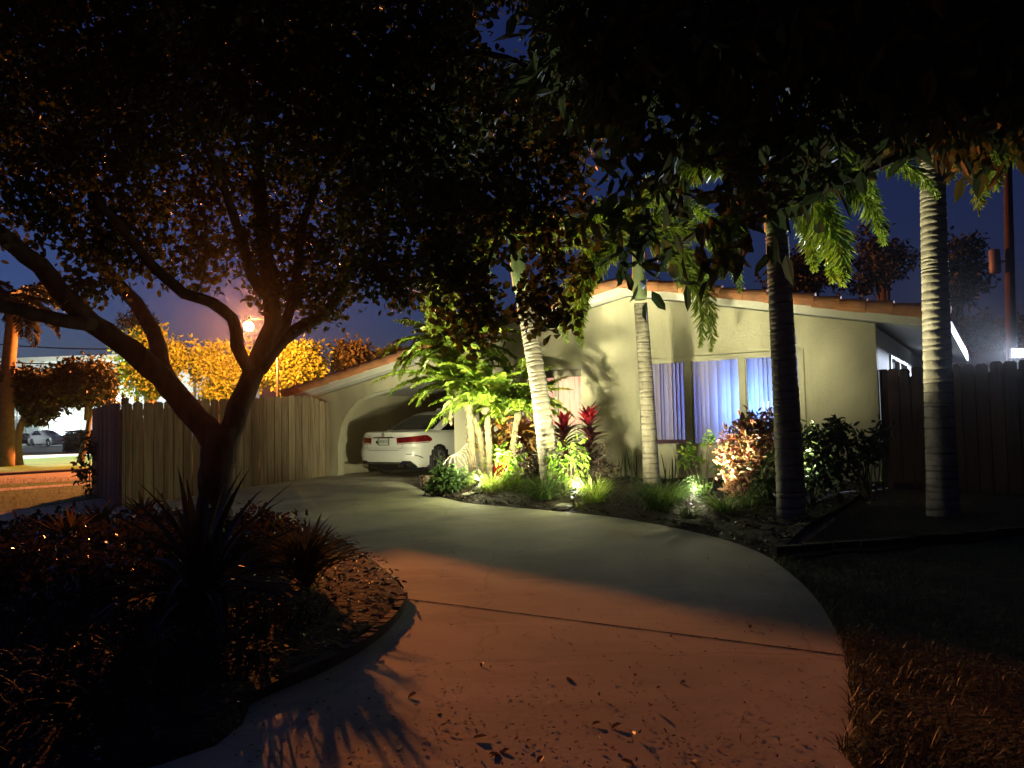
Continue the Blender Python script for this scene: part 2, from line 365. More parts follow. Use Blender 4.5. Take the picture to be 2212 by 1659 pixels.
# street side, far left: strips between lines
def strip(name, pl, pr, qr, ql, m, z, ext=70):
    a, b, c, d = [G(*p) for p in (pl, pr, qr, ql)]
    def exl(p, q): e = (q - p) / np.linalg.norm(q - p); return p - e * ext, q + e * ext
    p0, p1 = exl(a, b); q0, q1 = exl(d, c)
    pts = [[(*(p0 + (p1 - p0) * t)[:2], z), (*(q0 + (q1 - q0) * t)[:2], z)] for t in np.linspace(0, 1, 20)]
    return structure(MB().grid(pts).build(name, m))
strip('parking_lot', (0, 966), (195, 958), (195, 974), (0, 979), M_asph, -.004)
strip('far_verge', (0, 979), (195, 974), (195, 979), (0, 987), M_lawn, .0)
strip('sidewalk', (0, 987), (195, 979), (195, 983), (0, 995), M_conc2, .004)
strip('grass_verge', (0, 995), (195, 983), (195, 1011), (0, 1021), M_lawn2, .008)
strip('street_road', (0, 1021), (195, 1011), (195, 1037), (0, 1047), mat('pale_asphalt', (.24, .21, .2), (.31, .28, .27), scale=2, rough=.9), .0)
strip('grass_verge', (0, 1047), (195, 1037), (195, 1043), (0, 1056), M_lawn2, .008)
strip('sidewalk', (0, 1056), (195, 1043), (195, 1047), (0, 1062), M_conc2, .012)
strip('front_lawn', (0, 1062), (195, 1047), (205, 1076), (0, 1108), M_lawn2, .008, ext=14)
def kerb(pl, pr, hgt=.14, ext=60):
    a, b = G(*pl), G(*pr); e = (b - a) / np.linalg.norm(b - a); a, b = a - e * ext, b + e * ext
    structure(MB().box((a + b) / 2 + V(0, 0, hgt / 2 - .02), (np.linalg.norm(b - a), .3, hgt), [e, np.cross(V(0, 0, 1), e), V(0, 0, 1)]).build('kerb', mat('kerb_stone', (.10, .09, .085), (.16, .15, .14), rough=.9)))
kerb((0, 1027), (195, 1016), .10)
#@HOUSE
#@PLANTS
#@STREET
#@LIGHTS
# ------------------------------------------------------------------ house
house = thing('house', 'low cream stucco house with terracotta roof edge, uplit at night behind a planting bed', 'house', Hp(0, 0, .1))
RV = -.45                                    # rake overhang
ur1, zr1 = Hpx(1990, 704, RV); ur0, zr0 = Hpx(1405, 642, RV)
ul0, zl0 = Hpx(1277, 654, RV); ul1, zl1 = Hpx(622, 868, RV)
sR = (zr1 - zr0) / (ur1 - ur0); sL = (zl1 - zl0) / (ul1 - ul0)
UA = (zl0 - sL * ul0 - zr0 + sR * ur0) / (sR - sL); ZA = zr0 + sR * (UA - ur0)
UEL, UER = ul1 - .1, 5.15
def zroof(u): return ZA + (sL if u < UA else sR) * (u - UA)
print('apex', UA, ZA, 'slopes', sL, sR, 'eaves', UEL, zroof(UEL), UER, zroof(UER))
UC = Hpx(1897, 850, 0)[0]                     # right front corner
UW0 = Hpx(1066, 900, 0)[0]
w2a, w2b = Hpx(1376, 870)[0], Hpx(1740, 870)[0]
w2t, w2s = Hpx(1560, 766)[1], Hpx(1500, 971)[1]
w1a, w1b = Hpx(1124, 860)[0], Hpx(1258, 860)[0]
w1t, w1s = Hpx(1230, 793)[1], Hpx(1230, 922)[1]
print('house', UC, UW0, 'w2', w2a, w2b, w2t, w2s, 'w1', w1a, w1b, w1t, w1s)
TH = .2
def wallpoly(mb, uz, v=0, th=TH):
    mb.prism([Hp(u, v, z) for u, z in uz], HN * th)
mb = MB(); Z0 = -.1
def col(u0, u1, z0=None, top=True, ztop=None):
    zb = Z0 if z0 is None else z0
    if ztop is not None: wallpoly(mb, [(u0, zb), (u1, zb), (u1, ztop), (u0, ztop)]); return
    mid = [(UA, zroof(UA))] if u0 < UA < u1 else []
    wallpoly(mb, [(u0, zb), (u1, zb), (u1, zroof(u1))] + mid + [(u0, zroof(u0))])
col(UW0, w1a); col(w1a, w1b, ztop=w1s); col(w1a, w1b, z0=w1t)
col(w1b, w2a); col(w2a, w2b, ztop=w2s); col(w2a, w2b, z0=w2t); col(w2b, UC)
mb.build('front_wall', M_wall, house)
# carport arch panel
op = [(728, 1041), (730, 959), (737, 920), (747, 898), (758, 882), (775, 864), (800, 849), (851, 838), (916, 822), (985, 800), (1066, 776)]
opz = [Hpx(x, y) for x, y in op]; opz[0] = (opz[1][0], Z0)
uL = Hpx(688, 950)[0]
mb = MB()
# panel in slices so every face stays convex
tops = lambda u: zroof(u)
wallpoly(mb, [(uL, Z0), (opz[1][0], Z0), (opz[1][0], tops(opz[1][0])), (uL, tops(uL))])
for i in range(1, len(opz) - 1):
    a, b = opz[i], opz[i + 1]
    wallpoly(mb, [(a[0], a[1]), (b[0], b[1]), (b[0], tops(b[0])), (a[0], tops(a[0]))])
mb.build('carport_arch', M_wall, house)
mb = MB(); ub = UW0
mb.hbox(uL, uL + .2, TH + .002, 6.6, Z0, zroof(uL) + .08)
mb.hbox(uL + .2, ub + .2, 6.4, 6.6, Z0, 2.3)
mb.prism([Hp(uL + .2, 6.4, 2.3), Hp(ub + .2, 6.4, 2.3), Hp(ub + .2, 6.4, zroof(ub + .2) + .08), Hp(uL + .2, 6.4, zroof(uL + .2) + .08)], HN * .2)
mb.hbox(ub, ub + .2, TH + .002, 6.4, Z0, 3.0)
mb.build('carport_wall', M_wall, house)
# carport post
pu0, pu1 = Hpx(984, 950, -.02)[0], Hpx(1021, 950, -.02)[0]
mb = MB().hbox(pu0, pu1, -.06, TH + .06, Z0, zroof(pu0) - .02)
mb.build('carport_post', M_wall, house)
# louvred entry panel seen low between post and window
mb = MB().hbox(UW0 + .05, w1a - .12, -.03, -.003, .5, 1.28)
for k in range(7): mb.hbox(UW0 + .09, w1a - .16, -.045, -.031, .56 + k * .1, .63 + k * .1)
mb.build('vent_panel', mat('panel_grey', (.42, .41, .38), rough=.6), house)
# side and back walls
mb = MB(); ZS = zroof(UC) - .05
ru = lambda x, y: (lambda r: (lambda t: (((CAM + r * t) - HO) @ HN, (CAM + r * t)[2]))((((HO + HU * UC) - CAM) @ HU) / (r @ HU)))(ray(x, y))
sv0, szt = ru(1921, 766); sv1, _ = ru(1958, 790); szb = szt - 1.0
print('side window', sv0, sv1, szt)
mb.hbox(UC - TH, UC, TH + .002, sv0, Z0, ZS); mb.hbox(UC - TH, UC, sv0, sv1, Z0, szb); mb.hbox(UC - TH, UC, sv0, sv1, szt, ZS); mb.hbox(UC - TH, UC, sv1, 10, Z0, ZS)
mb.hbox(ub + .2, UC - TH, 9.8, 10, Z0, 3.2)
mb.build('side_wall', mat('stucco_pale', (.60, .60, .57), (.66, .66, .63), scale=2, rough=.9, bump=.004, bscale=60), house)
# window on the side wall
win = MB()
for (a, b, c, d) in [(sv0, sv1, szt - .06, szt), (sv0, sv1, szb, szb + .06), (sv0, sv0 + .06, szb, szt), (sv1 - .06, sv1, szb, szt), ((sv0 + sv1) / 2 - .03, (sv0 + sv1) / 2 + .03, szb, szt)]:
    win.hbox(UC - .08, UC + .03, a, b, c, d)
wobj = win.build('window', M_trim, house)
MB().hbox(UC - .06, UC - .05, sv0 + .03, sv1 - .03, szb + .03, szt - .03).build('pane', mat('dark_glass', (.03, .035, .045), rough=.08), wobj)

# roof: decks, fascia, tiles
mb = MB()
for (a, b) in ((UEL, UA), (UA, UER)):
    n = 2
    q = [Hp(a, RV + .04, zroof(a) + .02), Hp(b, RV + .04, zroof(b) + .02), Hp(b, 10.5, zroof(b) + .02), Hp(a, 10.5, zroof(a) + .02)]
    mb.prism(q, V(0, 0, .17))
mb.build('soffit', mat('soffit_paint', (.40, .40, .38), (.45, .45, .43), scale=3, rough=.85), house)
rf = MB()
for (a, b) in ((UEL - .03, UA), (UA, UER + .03)):
    # barrel-tile field: waves across v
    vv = np.linspace(RV, 10.6, 320); uu = np.linspace(a, b, 24)
    rf.grid([[Hp(u, v, zroof(u) + .24 + .05 * abs(math.sin(v * math.pi / .28))) for v in vv] for u in uu])
roof = rf.build('roof', M_tile, house, smooth=True)
mb = MB()
for (a, b, s_) in ((UA, UEL, -1), (UA, UER, 1)):
    d = Hp(b, 0, zroof(b)) - Hp(a, 0, zroof(a)); Lt = np.linalg.norm(d); d /= Lt; n = int(Lt / .40)
    for i in range(n):
        p0 = Hp(a, RV - .0, zroof(a) + .235) + d * (Lt / n * i); jig = V(0, 0, rng.uniform(-.012, .012)) + HN * rng.uniform(-.012, .012)
        p1 = p0 + d * (Lt / n + .05)
        mb.tube([p0 + jig + V(0, 0, -.012), p0 + (p1 - p0) * .5 + jig, p1 + jig + V(0, 0, .012)], [.098, .108, .118], 14)
mb.build('rake_tiles', M_tile, roof, smooth=False)
mb = MB()
for (a, b) in ((UEL, UA), (UA, UER)):
    q = [Hp(a, RV, zroof(a)), Hp(b, RV, zroof(b)), Hp(b, RV, zroof(b) + .2), Hp(a, RV, zroof(a) + .2)]
    mb.prism(q, HN * .04)
    q = [Hp(a, RV - .02, zroof(a) + .13), Hp(b, RV - .02, zroof(b) + .13), Hp(b, RV - .02, zroof(b) + .2), Hp(a, RV - .02, zroof(a) + .2)]
    mb.prism(q, HN * .018)
mb.hbox(UER - .003, UER + .03, RV + .05, 10.5, zroof(UER) - .02, zroof(UER) + .19)
mb.hbox(UEL - .03, UEL + .003, RV + .05, 10.5, zroof(UEL) - .02, zroof(UEL) + .19)
mb.build('fascia', M_trim, house)
# carport header beam following the rake behind the fascia
mb = MB(); a, b = uL + .1, ub
mb.prism([Hp(a, 1.2, zroof(a) - .16), Hp(b, 1.2, zroof(b) - .16), Hp(b, 1.2, zroof(b) + .015), Hp(a, 1.2, zroof(a) + .015)], HN * .12)
mb.build('ceiling_beam', M_trim, house)

# rooms behind the two front windows
mb = MB(); pr = (w1b + w2a) / 2
for (a, b, dep) in ((w1a - .3, pr - .05, 2.6), (pr + .05, UC - TH - .05, 4.2)):
    c, d, z0, z1 = TH + .01, dep, .15, 2.72
    mb.hbox(a, b, d, d + .05, z0, z1); mb.hbox(a - .05, a, c, d, z0, z1); mb.hbox(b, b + .05, c, d, z0, z1)
    mb.hbox(a, b, c, d, z0 - .05, z0); mb.hbox(a, b, c, d, z1, z1 + .05)
mb.build('room', mat('room_paint', (.35, .31, .29), rough=.9), house)

# pink curtained window
wf = MB()
for (a, b, c, d) in [(w1a, w1b, w1s, w1s + .04), (w1a, w1a + .05, w1s + .04, w1t), (w1b - .04, w1b, w1s + .04, w1t), (w1a + .05, w1b - .04, w1t - .04, w1t)]:
    wf.hbox(a, b, .05, .11, c, d)
um = Hpx(1202, 860, .07)[0]
wf.hbox(um - .04, um + .04, .06, .105, w1s + .04, w1t - .18)
w1 = wf.build('window', mat('window_frame_grey', (.38, .37, .32), (.42, .41, .36), scale=4, rough=.6), house)
MB().hbox(w1a + .05, w1b - .04, .045, .10, w1t - .2, w1t - .04).build('valance', mat('valance_brown', (.20, .175, .13), rough=.8), w1)
MB().hbox(w1a + .05, w1b - .04, .078, .084, w1s + .04, w1t - .2).build('pane', glassmat('window_glass'), w1)
uu = np.linspace(w1a + .02, w1b - .02, 260)
MB().grid([[Hp(u, .155 + .018 * math.sin(u * 34) + .010 * math.sin(u * 81 + 1), z) for u in uu] for z in np.linspace(w1s + .02, w1t - .02, 6)]).build('curtain', transl('pink_curtain', (.80, .60, .52), .6), w1, smooth=True)

# big window with vertical blinds
wf = MB(); fr = .085
def bar(u0, u1, z0, z1, v0=-.028, v1=.07): wf.hbox(u0, u1, v0, v1, z0, z1)
bar(w2a, w2b, w2t - .07, w2t); bar(w2a, w2b, w2s, w2s + .085, -.045); bar(w2a, w2a + .07, w2s + .085, w2t - .07); bar(w2b - .075, w2b, w2s + .085, w2t - .07)
m1a, m1b = Hpx(1482, 870)[0], Hpx(1496, 870)[0]; m2a, m2b = Hpx(1600, 870)[0], Hpx(1612, 870)[0]
bar(m1a, m1b, w2s + .085, w2t - .07, -.02); bar(m2a, m2b, w2s + .085, w2t - .07, -.02)
w2 = wf.build('window', M_frame, house)
panes = [(w2a + .07, m1a), (m1b, m2a), (m2b, w2b - .075)]
for i, (a, b) in enumerate(panes):
    sf = MB(); k = .028; z0, z1 = w2s + .085, w2t - .07
    for q in [(a, b, z0, z0 + k), (a, b, z1 - k, z1), (a, a + k, z0 + k, z1 - k), (b - k, b, z0 + k, z1 - k)]: sf.hbox(q[0] + .001, q[1] - .001, .0, .045, q[2], q[3])
    sf.build('sash', M_frame, w2)
    MB().hbox(a + k, b - k, .02, .026, z0 + k, z1 - k).build('pane', glassmat('window_glass'), w2)
    bl = MB(); ang = [R(62), R(28), R(33)][i]; u = a - .02; zlow = z0 + ([.10, .03, .02][i])
    while u < b + .03:
        aa = ang + R(rng.uniform(-20, 20)); cw = .045; du, dv = math.cos(aa) * cw, math.sin(aa) * cw; bow = .006
        rr = []
        for t in (-1, -.5, 0, .5, 1):
            q = u + du * t - math.sin(aa) * bow * (1 - t * t), .17 + dv * t + math.cos(aa) * bow * (1 - t * t)
            rr.append([Hp(q[0], q[1], zlow), Hp(q[0], q[1], z1 + .02)])
        bl.grid(rr); u += .083
    bl.build('vertical_blind', transl('blind_vinyl', (.62, .60, .64), .5), w2, smooth=True)

tvu0, tvu1 = Hpx(1617, 890, .9)[0], Hpx(1732, 890, .9)[0]; tvz0, tvz1 = Hpx(1640, 926, .9)[1], Hpx(1640, 868, .9)[1]
tv = thing('television', 'lit television glowing blue-white behind the vertical blinds', 'television', Hp((tvu0 + tvu1) / 2, .9, tvz0 - .5))
MB().hbox(tvu0 - .03, tvu1 + .03, .93, .99, tvz0 - .04, tvz1 + .03).build('casing', M_black, tv)
MB().hbox(tvu0, tvu1, .92, .929, tvz0, tvz1).build('screen', emit('tv_screen', (.6, .8, 1), 1.6), tv)
MB().hbox(tvu0 + .3, tvu1 - .3, .9, 1.1, .2, tvz0 - .041).build('stand', M_black, tv)

# ------------------------------------------------------------------ left wooden fence
def boardfence(name, label, cat, pts, h, m, bw, gate=None, dip=None):
    t0 = thing(name, label, cat, (*pts[0], hz(*pts[0])))
    for i in range(len(pts) - 1):
        a, b = V(*pts[i], 0), V(*pts[i + 1], 0); L_ = np.linalg.norm(b - a); d = (b - a) / L_; nn = np.cross(V(0, 0, 1), d)
        n = max(1, round(L_ / bw)); mb = MB()
        h0, h1 = (h if np.isscalar(h) else h[i])
        for k in range(n):
            c = a + d * (L_ * (k + .5) / n); z = hz(c[0], c[1]); hh = h0 + (h1 - h0) * (k + .5) / n + rng.uniform(-.015, .015)
            w = L_ / n - rng.uniform(.016, .026); off = nn * rng.uniform(-.004, .004)
            x0, x1 = -w / 2, w / 2; e = .035                 # dog-eared top
            pr_ = [(x0, -.15), (x1, -.15), (x1, hh - e), (x1 - e, hh), (x0 + e, hh), (x0, hh - e)]
            tilt = rng.uniform(-.004, .004)
            mb.box(c + d * (L_ / n / 2) + nn * .05 + V(0, 0, z + hh / 2 - .1), (.06, .014, hh - .06), [d, nn, V(0, 0, 1)])
            mb.prism([c + off + d * (px_ + tilt * pz) + V(0, 0, z + pz) for px_, pz in pr_], nn * .022)
        mb.build('board_panel', m, t0)
        for zz in (.35, 1.0, h0 - .25):
            rl = MB().box((a + b) / 2 + nn * .085 + V(0, 0, hz(*((a + b) / 2)[:2]) + zz), (L_ - .02, .045, .09), [d, nn, V(0, 0, 1)])
            rl.build('rail', m, t0)
    for p in pts[:-1]:
        MB().box(V(p[0], p[1], hz(*p) + h0 / 2) + V(.0, .12, 0), (.1, .1, h0)).build('post', m, t0)
    return t0
fA = P(262, 1100, 14.3)[:2]; fB = P(667, 1048, 18.8)[:2]; fC = Hp(Hpx(716, 950)[0], -.04, 0)[:2]; fD = tuple(P(199, 1070, 17.6)[:2])
boardfence('wooden_fence', 'weathered wooden board fence standing behind the forked tree left of the carport', 'fence', [fA, fB, fC], [(1.93, 2.02), (2.02, 1.85)], M_fence, .225)
boardfence('wooden_gate', 'grey wooden gate panel receding from the left end of the board fence', 'gate', [fD, tuple(np.array(fA) + (-.05, .02))], [(1.93, 1.93)], M_fence, .16)
boardfence('wooden_fence', 'dark reddish wooden fence behind the rightmost palm beside the house corner', 'fence', [(6.32, 12.95), (9.6, 8.2)], [(2.03, 1.98)], M_fence2, .2)
# ------------------------------------------------------------------ plants
L_shade = leafmat('shade_leaf', [(.05, .072, .018), (.075, .10, .024), (.10, .11, .03), (.11, .095, .032)], rough=.5, trans=.24, spec=.3)
L_mag = leafmat('overhang_leaf', [(.07, .095, .032), (.10, .12, .04), (.14, .12, .05)], rough=.55, trans=.34, spec=.25)
L_fox = leafmat('foxtail_leaf', [(.12, .19, .03), (.17, .23, .035), (.24, .27, .05)], rough=.4, trans=.45)
L_date = leafmat('date_leaf', [(.13, .24, .026), (.19, .29, .032), (.31, .31, .034)], rough=.45, trans=.4)
L_lime = leafmat('lime_leaf', [(.13, .26, .03), (.20, .33, .04), (.28, .36, .05)], rough=.5, trans=.4)
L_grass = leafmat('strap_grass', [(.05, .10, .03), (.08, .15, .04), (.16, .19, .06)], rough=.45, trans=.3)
L_dark = leafmat('dark_leaf', [(.03, .05, .02), (.05, .075, .03), (.07, .09, .03)], rough=.4, trans=.2)
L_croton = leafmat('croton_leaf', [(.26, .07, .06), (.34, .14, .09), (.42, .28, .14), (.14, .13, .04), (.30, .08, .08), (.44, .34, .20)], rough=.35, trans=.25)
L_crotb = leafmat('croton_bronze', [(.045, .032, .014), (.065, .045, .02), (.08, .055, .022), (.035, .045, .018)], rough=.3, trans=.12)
L_ti = leafmat('ti_leaf', [(.06, .018, .02), (.09, .02, .025), (.12, .03, .03)], rough=.35, trans=.15)
L_tired = leafmat('ti_red', [(.20, .010, .016), (.30, .014, .022), (.25, .02, .032)], rough=.4, trans=.4)
L_agave = leafmat('agave_leaf', [(.03, .04, .03), (.045, .055, .04)], rough=.4, trans=.05)
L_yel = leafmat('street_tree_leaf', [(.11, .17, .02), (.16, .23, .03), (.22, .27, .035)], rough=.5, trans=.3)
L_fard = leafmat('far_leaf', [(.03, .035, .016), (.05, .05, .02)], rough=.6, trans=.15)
M_fox = ringmat('foxtail_trunk', (.23, .20, .15), (.38, .335, .26), (.09, .07, .045))
nt_ = M_fox.node_tree; b_ = [n for n in nt_.nodes if n.type == 'BSDF_PRINCIPLED'][0]; src_ = b_.inputs['Base Color'].links[0].from_socket
tcf = N(nt_, 'ShaderNodeTexCoord'); nf_ = N(nt_, 'ShaderNodeTexNoise'); nf_.inputs['Scale'].default_value = 2.6; nf_.inputs['Detail'].default_value = 7; nf_.inputs['Roughness'].default_value = .7; nt_.links.new(tcf.outputs['Object'], nf_.inputs[0])
rf_ = N(nt_, 'ShaderNodeValToRGB'); rf_.color_ramp.elements[0].position = .48; rf_.color_ramp.elements[1].position = .66; rf_.color_ramp.elements[1].color = (.75, .75, .75, 1); nt_.links.new(nf_.outputs['Fac'], rf_.inputs[0])
mf_ = N(nt_, 'ShaderNodeMix'); mf_.data_type = 'RGBA'; nt_.links.new(rf_.outputs[0], mf_.inputs[0]); nt_.links.new(src_, mf_.inputs[6]); mf_.inputs[7].default_value = (.17, .145, .10, 1); nt_.links.new(mf_.outputs[2], b_.inputs['Base Color'])
M_shaft = mat('crownshaft', (.16, .22, .09), (.24, .28, .14), scale=4, rough=.6)
M_date = mat('date_trunk', (.10, .08, .04), (.21, .17, .09), scale=18, rough=.95, bump=.012, bscale=22)

def unit(n): 
    v = rng.normal(size=(n, 3)); return v / np.linalg.norm(v, axis=1)[:, None]
def clump(mb, c, r, ntw, per, L, W, twig_r=.16, droop=.4, fold=.12, upb=.6):
    """twig points inside an ellipsoid, a spray of leaves at each"""
    r = np.broadcast_to(r, (3,)); d = unit(ntw) * (rng.uniform(0, 1, ntw) ** .42)[:, None]
    tw = c + d * r
    rel = tw - CAM; dep = rel @ _f; px_ = CX + FPX * (rel @ RIGHT) / np.maximum(dep, .01); py_ = CY - FPX * (rel @ UP) / np.maximum(dep, .01)
    gap = (dep > .5) & (dep < 14) & ((px_ - 1096) ** 2 + (py_ - 68) ** 2 < 78 ** 2)      # an opening in the crown
    tw, d = tw[~gap], d[~gap]; ntw = len(tw)
    pos = np.repeat(tw, per, 0) + rng.normal(size=(ntw * per, 3)) * twig_r * .55
    out = np.repeat(d, per, 0)
    ax = rng.normal(size=pos.shape) * .8 + out * .6 + V(0, 0, -droop)
    nr = rng.normal(size=pos.shape) * .7 + V(0, 0, upb)
    n = len(pos); mb.leaves(pos, ax, nr, L * rng.uniform(.7, 1.25, n), W * rng.uniform(.75, 1.2, n), fold)
    return tw
def limb(mb, pts, r0, r1, n=14, sides=10, jit=.07):
    p = smoothline(pts, n); p[1:-1] += rng.normal(size=(n - 2, 3)) * r0 * .06
    mb.tube(p, np.linspace(r0, r1, n), sides, jit=jit)
    return p

# ---- forked shade tree
tb = Gd(462, 9.5); DT = 9.5
tree = thing('shade_tree', 'large forked shade tree with dark trunk and round leaves overhanging the driveway', 'tree', tb)
mb = MB()
def T(x, y, d=DT): return P(x, y, d)
trunk = [tb + V(0, 0, -.05), T(463, 1080), T(470, 1010), T(478, 950), T(482, 925)]
limb(mb, trunk, .205, .215, 16, 14)
mb.tube([tb + V(0, 0, -.1), tb + V(0, 0, .12), tb + V(0, 0, .4)], [.32, .24, .205], 14, jit=.08)
LL = limb(mb, [T(474, 975), T(444, 925), T(395, 870), T(330, 795, 9.2), T(255, 735, 8.9), T(190, 690, 8.6), T(115, 610, 8.2), T(40, 535, 7.8), T(-60, 470, 7.3)], .165, .08, 24, 12)
limb(mb, [T(395, 865), T(352, 800, 9.6), T(340, 735, 9.8), T(310, 680, 10), T(255, 610, 10.2), T(215, 560, 10.4), T(205, 440, 10.6), T(200, 300, 10.5), T(190, 150, 10)], .115, .045, 20)
limb(mb, [T(200, 700, 8.6), T(120, 690, 8.2), T(0, 660, 7.7), T(-120, 640, 7.3)], .085, .05, 12)
RL = limb(mb, [T(482, 975), T(503, 915), T(525, 860, 9.6), T(552, 800, 9.7), T(575, 740, 9.8), T(590, 690, 9.8), T(585, 640, 9.8), T(570, 520, 9.6), T(560, 400, 9.2), T(555, 250, 8.6)], .15, .06, 24, 12)
limb(mb, [T(540, 800, 9.6), T(512, 745, 9.5), T(508, 700, 9.5), T(470, 660, 9.3), T(400, 635, 9.0), T(330, 575, 8.7), T(270, 500, 8.3), T(200, 420, 7.8)], .085, .04, 18)
limb(mb, [T(560, 800, 9.7), T(600, 745, 9.9), T(650, 705, 10), T(700, 680, 10.1), T(745, 610, 10), T(775, 560, 9.9), T(840, 500, 9.5)], .10, .035, 16)
limb(mb, [T(575, 760, 9.8), T(620, 690, 9.9), T(640, 610, 9.8), T(650, 500, 9.4), T(700, 360, 9), T(780, 220, 8.4)], .075, .03, 16)
limb(mb, [T(585, 640, 9.8), T(545, 600, 9.6), T(525, 520, 9.2), T(480, 400, 8.6), T(420, 250, 8)], .08, .03, 14)
# limbs reaching right over the drive
limb(mb, [T(555, 300, 8.8), T(700, 260, 8.2), T(900, 260, 7.6), T(1050, 330, 7.2), T(1080, 480, 7.0), T(1030, 640, 6.9)], .06, .015, 16)
limb(mb, [T(780, 240, 8.3), T(950, 120, 7.4), T(1150, 150, 6.8), T(1230, 330, 6.6)], .05, .015, 12)
mb.build('trunk', M_bark, tree, smooth=True)
blobs = []
for x in range(-120, 1330, 110):
    for y in (-160, -20, 120): blobs.append((x + rng.uniform(-30, 30), y + rng.uniform(-25, 25), rng.uniform(6.2, 9.5), .85, 46))
for x in range(-100, 1300, 105): blobs.append((x + rng.uniform(-20, 20), 240 + rng.uniform(-30, 30), rng.uniform(6.6, 9.5), .75, 44))
for x, y, d, r, n in [(30, 330, 8, .7, 40), (150, 340, 8.5, .6, 34), (260, 360, 9, .6, 30), (130, 450, 8, .5, 22), (30, 440, 7.8, .5, 22), (330, 420, 9.4, .5, 26), (420, 340, 9, .5, 26), (230, 470, 8.5, .5, 24),
        (330, 530, 9.2, .45, 20), (430, 470, 9, .5, 26), (450, 560, 9.2, .4, 18), (540, 420, 9.4, .55, 30), (620, 350, 9.4, .55, 28), (560, 530, 9.6, .45, 22), (650, 470, 9.6, .5, 28), (690, 560, 9.8, .5, 28), (600, 620, 9.9, .38, 18), (660, 640, 10, .36, 18), (720, 640, 10, .32, 15), (750, 520, 9.8, .42, 22),
        (180, 560, 8.6, .38, 13), (250, 570, 8.8, .32, 10), (190, 620, 8.6, .25, 8), (390, 585, 9.2, .28, 9), (720, 380, 9, .5, 28), (790, 330, 8.6, .6, 34), (800, 440, 8.4, .55, 30),
        (880, 340, 8, .62, 40), (880, 460, 7.8, .55, 36), (830, 560, 7.8, .42, 26), (860, 610, 7.8, .26, 13), (970, 340, 7.4, .62, 42), (970, 450, 7.2, .5, 30), (960, 560, 7.2, .36, 20), (1060, 360, 7, .5, 28), (1060, 460, 6.9, .42, 20), (1005, 590, 6.9, .36, 26), (1010, 665, 6.9, .27, 15), (985, 710, 6.9, .14, 5), (1110, 500, 6.8, .36, 20), (1170, 430, 6.6, .45, 22), (1160, 320, 6.6, .5, 24), (1195, 560, 6.7, .28, 14), (1165, 650, 6.7, .26, 15), (1190, 690, 6.7, .15, 6), (1050, 690, 6.9, .15, 7), (1035, 720, 6.9, .1, 4), (1225, 450, 6.6, .28, 10), (1250, 330, 6.6, .34, 14)]:
    blobs.append((x, y, d, r, n))
crown = MB(); tw_all = []
for (x, y, d, r, n) in blobs:
    tw_all.append((P(x, y, d), clump(crown, P(x, y, d), (r, r, r * .85), int(n * (1.9 if y < 300 else 1.4 if x < 980 else .95)), 13, .082, .066, .17)))
crown.build('crown', L_shade, tree)
mb = MB()
for c, tw in tw_all:
    for k in range(0, len(tw), 7):
        e = tw[k]; s_ = c + (e - c) * .1 + V(0, 0, -.02); mb.tube([s_, (s_ + e) / 2 + rng.normal(size=3) * .04, e], [.009, .007, .004], 4, cap=False)
mb.build('twigs', M_bark, tree)

# ---- overhanging large-leaved tree, trunk outside the frame to the right
ob = V(4.6, 3.2, 0)
otree = thing('overhanging_tree', 'dark long-leaved tree branches hanging close overhead at upper right', 'tree', ob)
mb = MB()
limb(mb, [ob + V(0, 0, -.1), ob + V(.05, 0, 1.5), ob + V(-.1, .1, 2.6)], .2, .15, 10)
fk = ob + V(-.1, .1, 2.5)
ends = []
for tgt in [(1500, 350, 4.2), (1700, 250, 4.0), (1380, 150, 4.4), (1900, 150, 3.7), (2100, 200, 3.8), (1600, 480, 4.2), (1830, 300, 3.6), (1450, 20, 4.0), (1800, 0, 3.6)]:
    e = P(*tgt); m_ = (fk + e) / 2 + V(0, 0, .45)
    limb(mb, [fk, m_, e], .05, .012, 12, 6); ends.append(e)
mb.build('trunk', M_bark, otree, smooth=True)
crown = MB()
for x, y, d, r, n in [(1280, 40, 4.4, .55, 60), (1420, 60, 4.2, .55, 60), (1560, 40, 4.0, .55, 60), (1700, 20, 3.8, .5, 60), (1840, 40, 3.6, .5, 60), (1980, 60, 3.6, .5, 60), (2120, 60, 3.6, .5, 60), (2230, 120, 3.6, .45, 46),
        (1330, 180, 4.4, .45, 46), (1460, 200, 4.3, .45, 46), (1590, 190, 4.2, .45, 46), (1720, 170, 4.0, .42, 46), (1850, 170, 3.8, .38, 36), (1960, 180, 3.7, .34, 30), (2090, 190, 3.7, .36, 34), (2190, 230, 3.7, .3, 22),
        (1400, 300, 4.5, .34, 18), (1500, 310, 4.4, .34, 20), (1610, 310, 4.3, .34, 22), (1730, 290, 4.1, .30, 20), (1830, 285, 3.8, .22, 12), (1440, 400, 4.5, .28, 9), (1550, 420, 4.4, .30, 13), (1660, 400, 4.2, .26, 12), (1690, 450, 4.0, .16, 8), (1510, 500, 4.4, .22, 6), (1580, 510, 4.4, .18, 7), (1385, 590, 4.5, .085, 3), (1375, 480, 4.5, .22, 9), (1320, 430, 4.6, .25, 9), (1430, 490, 4.5, .18, 7), (1440, 560, 4.5, .12, 2), (1530, 555, 4.4, .12, 3), (1760, 400, 3.9, .14, 5), (1900, 250, 3.5, .12, 4), (2150, 300, 3.6, .2, 8)]:
    clump(crown, P(x, y, d), (r, r, r * .8), int(n * (1.2 if y < 130 else .6 if y < 230 else .5)), 6, .17, .058, .13, droop=.75, fold=.07, upb=.3)
